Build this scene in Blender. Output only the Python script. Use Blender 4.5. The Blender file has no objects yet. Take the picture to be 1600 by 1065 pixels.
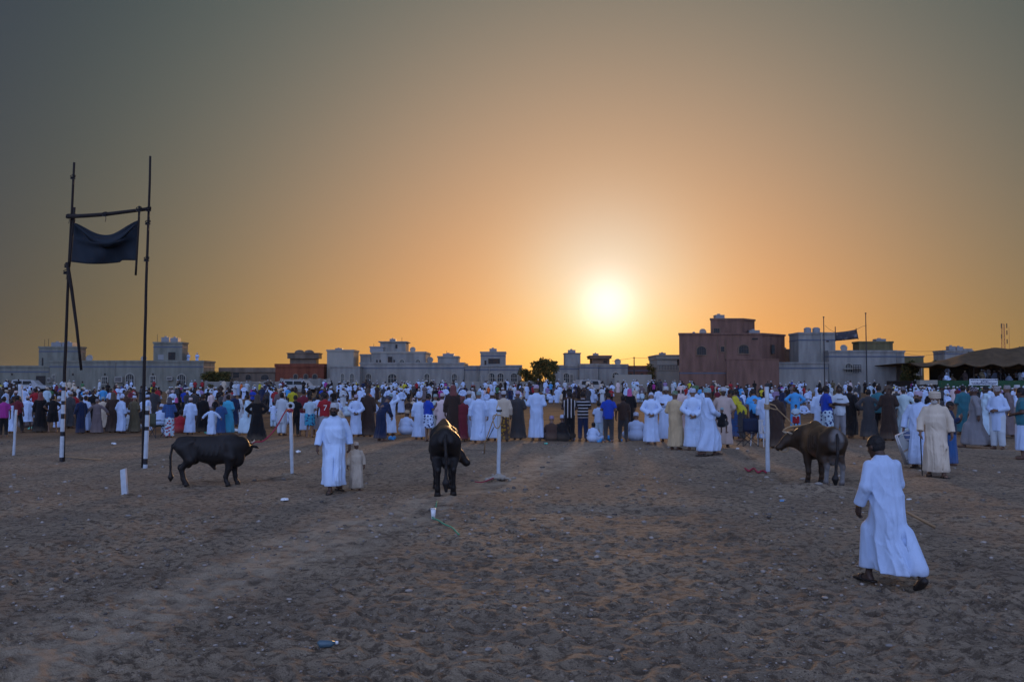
import bpy, math, random
import numpy as np
from mathutils import Vector, Matrix

random.seed(11)
RNG = np.random.default_rng(11)
sc = bpy.context.scene
COL = sc.collection
R = math.radians

# ------------------------------------------------------------------ camera
F_PX, CAM_H, HORIZON = 1422.0, 2.05, 598.0
PITCH = math.atan((HORIZON - 532.5) / F_PX)
cam = bpy.data.cameras.new('camera')
cam.sensor_width = 36.0
cam.lens = 36.0 * F_PX / 1600.0
cam.clip_start, cam.clip_end = 0.1, 9000.0
camo = bpy.data.objects.new('camera', cam)
camo.location = (0, 0, CAM_H)
camo.rotation_euler = (math.pi / 2 + PITCH, 0, 0)
COL.objects.link(camo)
sc.camera = camo

# ------------------------------------------------------------------ sky, sun, exposure
SUN_EL, SUN_AZ = R(4.9), R(6.0)          # azimuth to the right of the view direction (+Y)
SUN = Vector((math.sin(SUN_AZ) * math.cos(SUN_EL), math.cos(SUN_AZ) * math.cos(SUN_EL), math.sin(SUN_EL)))
world = bpy.data.worlds.new('World'); sc.world = world; world.use_nodes = True
wn, wl = world.node_tree.nodes, world.node_tree.links
wn.clear()
def wmath(op, a, b=None, c=None):
    n = wn.new('ShaderNodeMath'); n.operation = op
    for i, v in enumerate((a, b, c)):
        if v is None: continue
        if isinstance(v, (int, float)): n.inputs[i].default_value = v
        else: wl.new(v, n.inputs[i])
    return n.outputs[0]
def wcol(fac, col):
    n = wn.new('ShaderNodeVectorMath'); n.operation = 'SCALE'
    if isinstance(col, tuple): n.inputs[0].default_value = col
    else: wl.new(col, n.inputs[0])
    wl.new(fac, n.inputs['Scale']) if not isinstance(fac, float) else setattr(n.inputs['Scale'], 'default_value', fac)
    return n.outputs[0]
def wadd(a, b):
    n = wn.new('ShaderNodeVectorMath'); n.operation = 'ADD'
    wl.new(a, n.inputs[0]); wl.new(b, n.inputs[1]); return n.outputs[0]
tc = wn.new('ShaderNodeTexCoord')
nrm = wn.new('ShaderNodeVectorMath'); nrm.operation = 'NORMALIZE'; wl.new(tc.outputs['Generated'], nrm.inputs[0])
dot = wn.new('ShaderNodeVectorMath'); dot.operation = 'DOT_PRODUCT'
wl.new(nrm.outputs[0], dot.inputs[0]); dot.inputs[1].default_value = SUN
c = wmath('MINIMUM', wmath('MAXIMUM', dot.outputs['Value'], -1.0), 1.0)
ang = wmath('ARCCOSINE', c)
sep = wn.new('ShaderNodeSeparateXYZ'); wl.new(nrm.outputs[0], sep.inputs[0])
elev = wmath('MAXIMUM', sep.outputs['Z'], 0.0)
def gexp(s): return wmath('EXPONENT', wmath('MULTIPLY', ang, -1.0 / s))
def ggau(s):
    q = wmath('DIVIDE', ang, s); return wmath('EXPONENT', wmath('MULTIPLY', wmath('MULTIPLY', q, q), -1.0))
def glow_low(hs): return wmath('EXPONENT', wmath('MULTIPLY', elev, -1.0 / hs))       # dust thickest near the ground
sky = wn.new('ShaderNodeTexSky'); sky.sky_type = 'NISHITA'; sky.sun_disc = False
sky.sun_elevation = SUN_EL; sky.sun_rotation = SUN_AZ
sky.air_density, sky.dust_density, sky.ozone_density = 1.0, 3.0, 2.0
back = wmath('POWER', wmath('MULTIPLY', wmath('SUBTRACT', 1.0, c), 0.5), 1.7)
# evening glow of a dusty sky: each colour fades with the angle from the sun, blue is swallowed low down
def gquart(s):
    q = wmath('DIVIDE', ang, s); q = wmath('MULTIPLY', q, q); return wmath('EXPONENT', wmath('MULTIPLY', wmath('MULTIPLY', q, q), -1.0))
def channel(k, hs, terms, flat, wide, core):
    t = None
    for amp, sg in terms:
        q = wmath('MULTIPLY', ggau(sg), amp); t = q if t is None else wmath('ADD', t, q)
    t = wmath('ADD', t, wmath('MULTIPLY', gquart(0.60), flat))
    t = wmath('MULTIPLY', t, wmath('MULTIPLY_ADD', glow_low(hs), -k, 1.0))
    t = wmath('ADD', t, wmath('MULTIPLY', wmath('MULTIPLY', glow_low(0.20), ggau(0.75)), wide))
    return wmath('ADD', t, wmath('MULTIPLY', ggau(0.031), core))
comb = wn.new('ShaderNodeCombineXYZ')
wl.new(channel(-1.45, 0.18, ((0.05, 0.10), (0.43, 0.31)), 0.060, 0.095, 0.50), comb.inputs[0])
wl.new(channel(-0.24, 0.25, ((0.33, 0.095), (0.240, 0.31)), 0.116, 0.050, 0.40), comb.inputs[1])
wl.new(channel(0.90, 0.12, ((0.58, 0.088), (0.132, 0.31)), 0.117, 0.028, 0.48), comb.inputs[2])
BACK = (0.86, 1.10, 1.92)                # the blue evening sky opposite the sun
acc = wadd(comb.outputs[0], wcol(back, BACK))
acc = wadd(acc, wcol(wmath('MULTIPLY', back, 0.02), sky.outputs[0]))
base = wn.new('ShaderNodeVectorMath'); base.operation = 'ADD'; base.inputs[1].default_value = (0.004, 0.007, 0.009)
wl.new(acc, base.inputs[0])
bg = wn.new('ShaderNodeBackground'); wl.new(base.outputs[0], bg.inputs['Color']); bg.inputs['Strength'].default_value = 1.0
wo = wn.new('ShaderNodeOutputWorld'); wl.new(bg.outputs[0], wo.inputs['Surface'])

sl = bpy.data.lights.new('sun', 'SUN'); sl.energy = 1.5; sl.angle = R(5.0); sl.color = (1.0, 0.56, 0.24)
so = bpy.data.objects.new('sun', sl); COL.objects.link(so)
so.rotation_euler = SUN.to_track_quat('Z', 'Y').to_euler()
so.location = (30, 200, 60)

vs = sc.view_settings
vs.view_transform = 'Standard'; vs.look = 'None'; vs.gamma = 1.0; vs.use_curve_mapping = False; vs.exposure = 0.0
sc.cycles.use_denoising = True
sc.cycles.max_bounces = 6

# ------------------------------------------------------------------ projection helpers (photo pixel -> place)
def ray(px, py):
    u, v = (px - 800.0) / F_PX, (532.5 - py) / F_PX
    return Vector((u, math.cos(PITCH) - v * math.sin(PITCH), math.sin(PITCH) + v * math.cos(PITCH)))
def P(px, py, D):
    d = ray(px, py); return Vector((0, 0, CAM_H)) + d * (D / d.y)
def dist_of(py, zg=0.0):
    d = ray(800, py); return d.y * (CAM_H - zg) / -d.z
def G(px, py):
    """the ground point seen at a pixel (flat part of the field)"""
    d = ray(px, py); p = Vector((0, 0, CAM_H)) + d * (CAM_H / -d.z); return p
def PX(px, D): return (px - 800.0) / F_PX * D * (math.cos(PITCH) + 0.0)  # good for points near the horizon

def smoothstep(a, b, x):
    t = np.clip((np.asarray(x, float) - a) / (b - a), 0, 1); return t * t * (3 - 2 * t)
def ground_base(D): return 0.8 * smoothstep(88.0, 122.0, D)

# ------------------------------------------------------------------ mesh helpers
def tag(o, label=None, cat=None, group=None, kind=None):
    if label: o['label'] = label
    if cat: o['category'] = cat
    if group: o['group'] = group
    if kind: o['kind'] = kind
    return o
def mesh_from(name, verts, faces, mat=None, smooth=False):
    me = bpy.data.meshes.new(name)
    verts = np.asarray(verts, np.float32).reshape(-1, 3)
    if isinstance(faces, np.ndarray) and faces.ndim == 2:
        n, k = faces.shape
        me.vertices.add(len(verts)); me.vertices.foreach_set('co', verts.ravel())
        me.loops.add(n * k); me.loops.foreach_set('vertex_index', faces.astype(np.int32).ravel())
        me.polygons.add(n)
        me.polygons.foreach_set('loop_start', np.arange(0, n * k, k, dtype=np.int32))
        me.polygons.foreach_set('loop_total', np.full(n, k, np.int32))
        me.update(calc_edges=True)
    else:
        me.from_pydata([tuple(map(float, v)) for v in verts], [], [tuple(f) for f in faces])
    if smooth:
        me.polygons.foreach_set('use_smooth', np.ones(len(me.polygons), bool))
    if mat: me.materials.append(mat)
    me.update()
    return me
def obj(name, me, parent=None, loc=None, rot=None):
    o = bpy.data.objects.new(name, me); COL.objects.link(o)
    if parent: o.parent = parent
    if loc is not None: o.location = loc
    if rot is not None: o.rotation_euler = rot
    return o
def empty(name, loc=(0, 0, 0), rz=0.0):
    o = bpy.data.objects.new(name, None); o.empty_display_size = 0.2; COL.objects.link(o)
    o.location = loc; o.rotation_euler = (0, 0, rz); return o
class MB:
    """collects simple solids into one mesh"""
    def __init__(s): s.v, s.f = [], []
    def add(s, v, f):
        n = len(s.v); s.v += [tuple(p) for p in v]; s.f += [tuple(i + n for i in q) for q in f]; return s
    def box(s, x0, x1, y0, y1, z0, z1):
        return s.add([(x0,y0,z0),(x1,y0,z0),(x1,y1,z0),(x0,y1,z0),(x0,y0,z1),(x1,y0,z1),(x1,y1,z1),(x0,y1,z1)],
                     [(3,2,1,0),(4,5,6,7),(0,1,5,4),(1,2,6,5),(2,3,7,6),(3,0,4,7)])
    def prism(s, pts, y0, y1):
        """outline in x,z (counter-clockwise seen from -y) pushed from y0 to y1"""
        n = len(pts)
        v = [(x, y0, z) for x, z in pts] + [(x, y1, z) for x, z in pts]
        f = [tuple(range(n)), tuple(range(2*n-1, n-1, -1))] + [((i+1) % n, i, n+i, n+(i+1) % n) for i in range(n)]
        return s.add(v, f)
    def tube(s, path, r, n=8, cap=True):
        path = [Vector(p) for p in path]; m = len(path)
        rs = r if isinstance(r, (list, tuple)) else [r] * m
        v, f = [], []
        up = None
        for i, p in enumerate(path):
            t = (path[min(i+1, m-1)] - path[max(i-1, 0)]).normalized()
            if up is None:
                up = Vector((0, 0, 1)) if abs(t.z) < 0.9 else Vector((1, 0, 0))
            a = t.cross(up).normalized(); b = a.cross(t).normalized(); up = b
            for k in range(n):
                q = 2 * math.pi * k / n
                v.append(p + (a * math.cos(q) + b * math.sin(q)) * rs[i])
        for i in range(m - 1):
            for k in range(n):
                f.append((i*n+k, i*n+(k+1) % n, (i+1)*n+(k+1) % n, (i+1)*n+k))
        if cap: f += [tuple(range(n-1, -1, -1)), tuple((m-1)*n+k for k in range(n))]
        return s.add(v, f)
    def build(s, name, mat, parent=None, smooth=False, loc=None):
        return obj(name, mesh_from(name, s.v, s.f, mat, smooth), parent, loc)

# ------------------------------------------------------------------ signed-distance modelling (numpy) + surface nets
def surface_nets(v, lo, h):
    s = v < 0
    nx, ny, nz = v.shape
    corners = [(i, j, k) for i in (0, 1) for j in (0, 1) for k in (0, 1)]
    cnt = np.zeros((nx-1, ny-1, nz-1), np.int8)
    for (i, j, k) in corners: cnt += s[i:nx-1+i, j:ny-1+j, k:nz-1+k]
    mask = (cnt > 0) & (cnt < 8)
    idx = np.full(mask.shape, -1, np.int64); ci = np.argwhere(mask); idx[mask] = np.arange(len(ci))
    pos = np.zeros((len(ci), 3)); w = np.zeros(len(ci))
    cv = {cc: v[ci[:, 0]+cc[0], ci[:, 1]+cc[1], ci[:, 2]+cc[2]] for cc in corners}
    for a in corners:
        for ax in range(3):
            if a[ax]: continue
            b = list(a); b[ax] = 1; b = tuple(b)
            va, vb = cv[a], cv[b]
            m = (va < 0) != (vb < 0)
            t = va[m] / (va[m] - vb[m])
            p = np.tile(np.array(a, float), (m.sum(), 1)); p[:, ax] += t
            pos[m] += p; w[m] += 1
    verts = np.asarray(lo) + (ci + pos / w[:, None]) * h
    quads = []
    for ax in range(3):
        sl0 = [slice(1, -1)] * 3; sl1 = [slice(1, -1)] * 3
        sl0[ax] = slice(0, -1); sl1[ax] = slice(1, None)
        a, b = s[tuple(sl0)], s[tuple(sl1)]
        e = np.argwhere(a != b)
        if not len(e): continue
        flip = a[tuple(e.T)]
        off = np.ones(3, int); off[ax] = 0
        e = e + off
        u, w_ = [(1, 2), (2, 0), (0, 1)][ax]
        def cell(du, dw):
            q = e.copy(); q[:, u] -= du; q[:, w_] -= dw; return idx[q[:, 0], q[:, 1], q[:, 2]]
        q = np.stack([cell(1, 1), cell(0, 1), cell(0, 0), cell(1, 0)], 1)
        q[~flip] = q[~flip][:, ::-1]
        quads.append(q)
    return verts, np.concatenate(quads)

class Vol:
    def __init__(s, lo, hi, h):
        s.lo = np.array(lo, float); s.h = h
        n = np.ceil((np.array(hi) - s.lo) / h).astype(int) + 1
        s.ax = [s.lo[i] + np.arange(n[i]) * h for i in range(3)]
        s.v = np.full(n, 1.0, np.float32)
    def sub(s, lo, hi, m):
        r = []
        for i in range(3):
            a = int(np.searchsorted(s.ax[i], lo[i] - m)); b = int(np.searchsorted(s.ax[i], hi[i] + m))
            r.append(slice(max(a, 0), max(b, 0)))
        r = tuple(r)
        X = s.ax[0][r[0]][:, None, None]; Y = s.ax[1][r[1]][None, :, None]; Z = s.ax[2][r[2]][None, None, :]
        return r, X, Y, Z
    def put(s, r, d, k, op):
        o = s.v[r]
        if o.size == 0: return
        if op == 'cut':
            s.v[r] = np.maximum(o, -d) if not k else -smin(-o, d, k)
        else:
            s.v[r] = smin(o, d, k) if k else np.minimum(o, d)
    def cap(s, a, b, ra, rb=None, k=0.03, op='add', flat=None):
        a, b = np.array(a, float), np.array(b, float); rb = ra if rb is None else rb
        m = max(ra, rb) + k + 3 * s.h
        r, X, Y, Z = s.sub(np.minimum(a, b), np.maximum(a, b), m)
        ba = b - a; L = max(float(ba @ ba), 1e-9)
        t0 = ((X-a[0])*ba[0] + (Y-a[1])*ba[1] + (Z-a[2])*ba[2]) / L
        t = np.clip(t0, 0, 1)
        d = np.sqrt((X-a[0]-t*ba[0])**2 + (Y-a[1]-t*ba[1])**2 + (Z-a[2]-t*ba[2])**2) - (ra + (rb-ra)*t)
        if flat is not None: d = np.maximum(d, (t0 - flat) * math.sqrt(L))
        s.put(r, d, k, op)
    def ell(s, c, rad, k=0.03, op='add', rot=None):
        c = np.array(c, float); rad = np.array(rad, float); m = rad.max() + k + 3 * s.h
        r, X, Y, Z = s.sub(c, c, m)
        x, y, z = X - c[0], Y - c[1], Z - c[2]
        if rot is not None:
            q = np.array(rot).T
            x, y, z = (q[i, 0]*x + q[i, 1]*y + q[i, 2]*z for i in range(3))
        k0 = np.sqrt((x/rad[0])**2 + (y/rad[1])**2 + (z/rad[2])**2)
        k1 = np.sqrt((x/rad[0]**2)**2 + (y/rad[1]**2)**2 + (z/rad[2]**2)**2) + 1e-9
        s.put(r, k0 * (k0 - 1) / k1, k, op)
    def tube(s, lv, k=0.03, fold=None, z0=None, z1=None):
        """upright stack of ellipses: rows (z, cx, cy, rx, ry)"""
        lv = np.array(sorted(lv), float)
        z0 = lv[0, 0] if z0 is None else z0; z1 = lv[-1, 0] if z1 is None else z1
        m = k + 3 * s.h + 0.05
        r, X, Y, Z = s.sub([(lv[:, 1]-lv[:, 3]).min(), (lv[:, 2]-lv[:, 4]).min(), z0],
                           [(lv[:, 1]+lv[:, 3]).max(), (lv[:, 2]+lv[:, 4]).max(), z1], m)
        z = Z[0, 0]
        cx, cy, rx, ry = (np.interp(z, lv[:, 0], lv[:, i])[None, None, :] for i in range(1, 5))
        if len(z) > 6:
            ker = np.ones(5) / 5
            n5 = max(3, int(0.05 / s.h) | 1); ker = np.ones(n5) / n5
            f = lambda q: np.convolve(np.pad(q[0, 0], n5//2, mode='edge'), ker, 'valid')[None, None, :]
            cx, cy, rx, ry = f(cx), f(cy), f(rx), f(ry)
        dx, dy = X - cx, Y - cy
        q = np.sqrt((dx/rx)**2 + (dy/ry)**2)
        d = (q - 1) * np.minimum(rx, ry)
        if fold is not None: d = d - fold(np.arctan2(dy/ry, dx/rx), Z + 0*dx)
        d = np.maximum(d, np.maximum(z0 - Z, Z - z1))
        s.put(r, d.astype(np.float32), k, 'add')
    def mesh(s, name, mat):
        s.v[0], s.v[-1], s.v[:, 0], s.v[:, -1], s.v[:, :, 0], s.v[:, :, -1] = (1.0,) * 6
        v, q = surface_nets(s.v, s.lo, s.h)
        return mesh_from(name, v, q, mat, True)
def smin(a, b, k):
    h = np.maximum(k - np.abs(a - b), 0) / k
    return np.minimum(a, b) - h * h * k * 0.25

# ------------------------------------------------------------------ numpy value noise
def vnoise(x, y, seed=0):
    xi, yi = np.floor(x).astype(np.int64), np.floor(y).astype(np.int64)
    fx, fy = x - xi, y - yi
    fx, fy = fx*fx*(3-2*fx), fy*fy*(3-2*fy)
    def hsh(i, j):
        n = (i * 374761393 + j * 668265263 + seed * 1442695041) & 0xffffffff
        n = ((n ^ (n >> 13)) * 1274126177) & 0xffffffff
        return ((n ^ (n >> 16)) & 0xffff) / 65535.0
    a, b, c_, d = hsh(xi, yi), hsh(xi+1, yi), hsh(xi, yi+1), hsh(xi+1, yi+1)
    return (a*(1-fx)+b*fx)*(1-fy) + (c_*(1-fx)+d*fx)*fy - 0.5

# ------------------------------------------------------------------ materials
def new_mat(name):
    m = bpy.data.materials.new(name); m.use_nodes = True
    nt = m.node_tree; b = nt.nodes['Principled BSDF']
    return m, nt.nodes, nt.links, b
def plain(name, col, rough=0.7, metal=0.0, noise=0.12, scale=6.0, bump=0.0, spec=0.3):
    m, n, l, b = new_mat(name)
    b.inputs['Roughness'].default_value = rough; b.inputs['Metallic'].default_value = metal
    b.inputs['Specular IOR Level'].default_value = spec
    t = n.new('ShaderNodeTexCoord'); nz = n.new('ShaderNodeTexNoise')
    nz.inputs['Scale'].default_value = scale; nz.inputs['Detail'].default_value = 6.0
    l.new(t.outputs['Object'], nz.inputs['Vector'])
    mix = n.new('ShaderNodeMix'); mix.data_type = 'RGBA'
    mix.inputs[6].default_value = tuple(x*(1-noise) for x in col) + (1,)
    mix.inputs[7].default_value = tuple(min(1, x*(1+noise)) for x in col) + (1,)
    l.new(nz.outputs['Fac'], mix.inputs[0]); l.new(mix.outputs[2], b.inputs['Base Color'])
    if bump:
        bp = n.new('ShaderNodeBump'); bp.inputs['Strength'].default_value = bump; bp.inputs['Distance'].default_value = 0.02
        l.new(nz.outputs['Fac'], bp.inputs['Height']); l.new(bp.outputs[0], b.inputs['Normal'])
    return m
def cloth(name, pattern=None, c2=(0.7, 0.7, 0.72), scale=20.0, rough=0.85, attr=None):
    """woven cloth; the thing's own colour comes from the object colour"""
    m, n, l, b = new_mat(name)
    b.inputs['Roughness'].default_value = rough; b.inputs['Specular IOR Level'].default_value = 0.15
    b.inputs['Sheen Weight'].default_value = 0.15
    if attr:
        oi = n.new('ShaderNodeAttribute'); oi.attribute_name = attr; colout = oi.outputs['Color']
    else:
        oi = n.new('ShaderNodeObjectInfo'); colout = oi.outputs['Color']
    t = n.new('ShaderNodeTexCoord')
    nz = n.new('ShaderNodeTexNoise'); nz.inputs['Scale'].default_value = 4.0; nz.inputs['Detail'].default_value = 5.0
    l.new(t.outputs['Object'], nz.inputs['Vector'])
    src = colout
    if pattern:
        fac = None
        if pattern in ('stripe_x', 'stripe_z'):
            w = n.new('ShaderNodeTexWave'); w.wave_type = 'BANDS'; w.bands_direction = 'X' if pattern == 'stripe_x' else 'Z'
            w.inputs['Scale'].default_value = scale; w.inputs['Distortion'].default_value = 0.6; w.inputs['Detail Scale'].default_value = 1.0
            l.new(t.outputs['Object'], w.inputs['Vector'])
            r = n.new('ShaderNodeMapRange'); r.inputs[1].default_value = 0.78; r.inputs[2].default_value = 0.88
            l.new(w.outputs['Fac'], r.inputs[0]); fac = r.outputs[0]
        elif pattern == 'plaid':
            fs = []
            for d in ('X', 'Z'):
                w = n.new('ShaderNodeTexWave'); w.wave_type = 'BANDS'; w.bands_direction = d; w.inputs['Scale'].default_value = scale
                w.inputs['Distortion'].default_value = 0.3; l.new(t.outputs['Object'], w.inputs['Vector']); fs.append(w.outputs['Fac'])
            mm = n.new('ShaderNodeMath'); mm.operation = 'MULTIPLY'; l.new(fs[0], mm.inputs[0]); l.new(fs[1], mm.inputs[1]); fac = mm.outputs[0]
        else:
            vo = n.new('ShaderNodeTexVoronoi'); vo.inputs['Scale'].default_value = scale; l.new(t.outputs['Object'], vo.inputs['Vector'])
            r = n.new('ShaderNodeMapRange'); r.inputs[1].default_value = 0.45; r.inputs[2].default_value = 0.35
            l.new(vo.outputs['Distance'], r.inputs[0]); fac = r.outputs[0]
        mx = n.new('ShaderNodeMix'); mx.data_type = 'RGBA'; l.new(fac, mx.inputs[0]); l.new(src, mx.inputs[6])
        mx.inputs[7].default_value = c2 + (1,); src = mx.outputs[2]
    mp = n.new('ShaderNodeMapRange'); mp.inputs[3].default_value = 0.78; mp.inputs[4].default_value = 1.06
    l.new(nz.outputs['Fac'], mp.inputs[0])
    mul = n.new('ShaderNodeVectorMath'); mul.operation = 'SCALE'; l.new(src, mul.inputs[0]); l.new(mp.outputs[0], mul.inputs['Scale'])
    # dust gathered along the lowest hand's breadth of the cloth
    sx = n.new('ShaderNodeSeparateXYZ'); l.new(t.outputs['Object'], sx.inputs[0])
    hm = n.new('ShaderNodeMath'); hm.operation = 'MULTIPLY_ADD'; l.new(nz.outputs['Fac'], hm.inputs[0]); hm.inputs[1].default_value = -.5; l.new(sx.outputs['Z'], hm.inputs[2])
    hr = n.new('ShaderNodeMapRange'); hr.inputs[1].default_value = .08; hr.inputs[2].default_value = -.20; hr.inputs[3].default_value = 0.0; hr.inputs[4].default_value = .20; l.new(hm.outputs[0], hr.inputs[0])
    dm = n.new('ShaderNodeMix'); dm.data_type = 'RGBA'; l.new(hr.outputs[0], dm.inputs[0]); l.new(mul.outputs[0], dm.inputs[6]); dm.inputs[7].default_value = (.27, .21, .15, 1)
    l.new(dm.outputs[2] if not attr else mul.outputs[0], b.inputs['Base Color'])
    mpp = n.new('ShaderNodeMapping'); mpp.inputs['Scale'].default_value = (9, 9, 2.5); l.new(t.outputs['Object'], mpp.inputs['Vector'])
    n2 = n.new('ShaderNodeTexNoise'); n2.inputs['Scale'].default_value = 1.0; n2.inputs['Detail'].default_value = 3.0; n2.inputs['Distortion'].default_value = 0.8
    l.new(mpp.outputs[0], n2.inputs['Vector'])
    bp = n.new('ShaderNodeBump'); bp.inputs['Strength'].default_value = 0.55; bp.inputs['Distance'].default_value = 0.05
    l.new(n2.outputs['Fac'], bp.inputs['Height']); l.new(bp.outputs[0], b.inputs['Normal'])
    return m
def skin_mat():
    m, n, l, b = new_mat('skin')
    b.inputs['Roughness'].default_value = 0.5; b.inputs['Specular IOR Level'].default_value = 0.35
    oi = n.new('ShaderNodeObjectInfo'); t = n.new('ShaderNodeTexCoord'); nz = n.new('ShaderNodeTexNoise')
    nz.inputs['Scale'].default_value = 14.0; l.new(t.outputs['Object'], nz.inputs['Vector'])
    mp = n.new('ShaderNodeMapRange'); mp.inputs[3].default_value = 0.8; mp.inputs[4].default_value = 1.15; l.new(nz.outputs['Fac'], mp.inputs[0])
    mul = n.new('ShaderNodeVectorMath'); mul.operation = 'SCALE'; l.new(oi.outputs['Color'], mul.inputs[0]); l.new(mp.outputs[0], mul.inputs['Scale'])
    l.new(mul.outputs[0], b.inputs['Base Color']); return m
M = dict(
    skin=skin_mat(), cloth=cloth('cloth'),
    vstripe=cloth('cloth_vertical_stripes', 'stripe_x', (0.42, 0.40, 0.40), 2.6),
    hstripe=cloth('cloth_horizontal_stripes', 'stripe_z', (0.45, 0.45, 0.48), 2.9),
    plaid=cloth('cloth_plaid', 'plaid', (0.05, 0.06, 0.16), 3.2),
    floral=cloth('cloth_printed', 'dots', (0.03, 0.04, 0.14), 11.0),
    zigzag=cloth('cloth_red_blue_print', 'dots', (0.30, 0.03, 0.05), 9.0),
    gold=cloth('cloth_gold_print', 'dots', (0.30, 0.17, 0.02), 10.0),
    capm=cloth('cap_embroidered', 'dots', (0.36, 0.34, 0.38), 40.0),
    hair=plain('hair', (0.012, 0.010, 0.010), 0.6, noise=0.4, scale=60, bump=0.6),
    leather=plain('dark_leather', (0.02, 0.015, 0.012), 0.5),
    grey=plain('grey_hair', (0.35, 0.34, 0.33), 0.7, noise=0.3, scale=60),
    gold_metal=plain('gold_metal', (0.75, 0.48, 0.12), 0.25, 1.0),
    white_paint=plain('worn_white_paint', (0.42, 0.47, 0.52), 0.55, noise=0.25, scale=9, bump=0.2),
    black_paint=plain('black_paint', (0.018, 0.017, 0.02), 0.5),
    wood_dark=plain('weathered_wood', (0.016, 0.012, 0.011), 0.8, noise=0.4, scale=12, bump=0.4),
    wood_light=plain('pale_wood', (0.30, 0.20, 0.11), 0.7, noise=0.3, scale=14, bump=0.3),
    navy=plain('navy_canvas', (0.009, 0.015, 0.023), 0.8, noise=0.3, scale=3, bump=0.2),
    steel=plain('brushed_aluminium', (0.55, 0.56, 0.57), 0.4, 0.7),
    rope_tan=plain('rope_tan', (0.32, 0.22, 0.12), 0.9, noise=0.3, scale=50),
    rope_red=plain('rope_red', (0.30, 0.03, 0.06), 0.8, noise=0.3, scale=40),
    rope_green=plain('rope_green', (0.06, 0.28, 0.16), 0.7, noise=0.3, scale=40),
    horn=plain('horn', (0.36, 0.30, 0.22), 0.4, noise=0.4, scale=10),
    plastic_blue=plain('plastic_blue', (0.06, 0.30, 0.62), 0.35, noise=0.25, scale=10, spec=0.5),
    plastic_teal=plain('plastic_teal', (0.08, 0.50, 0.38), 0.35, noise=0.2, scale=10, spec=0.5),
    plastic_white=plain('plastic_white', (0.65, 0.68, 0.70), 0.35, noise=0.15, scale=10, spec=0.5),
)
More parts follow.
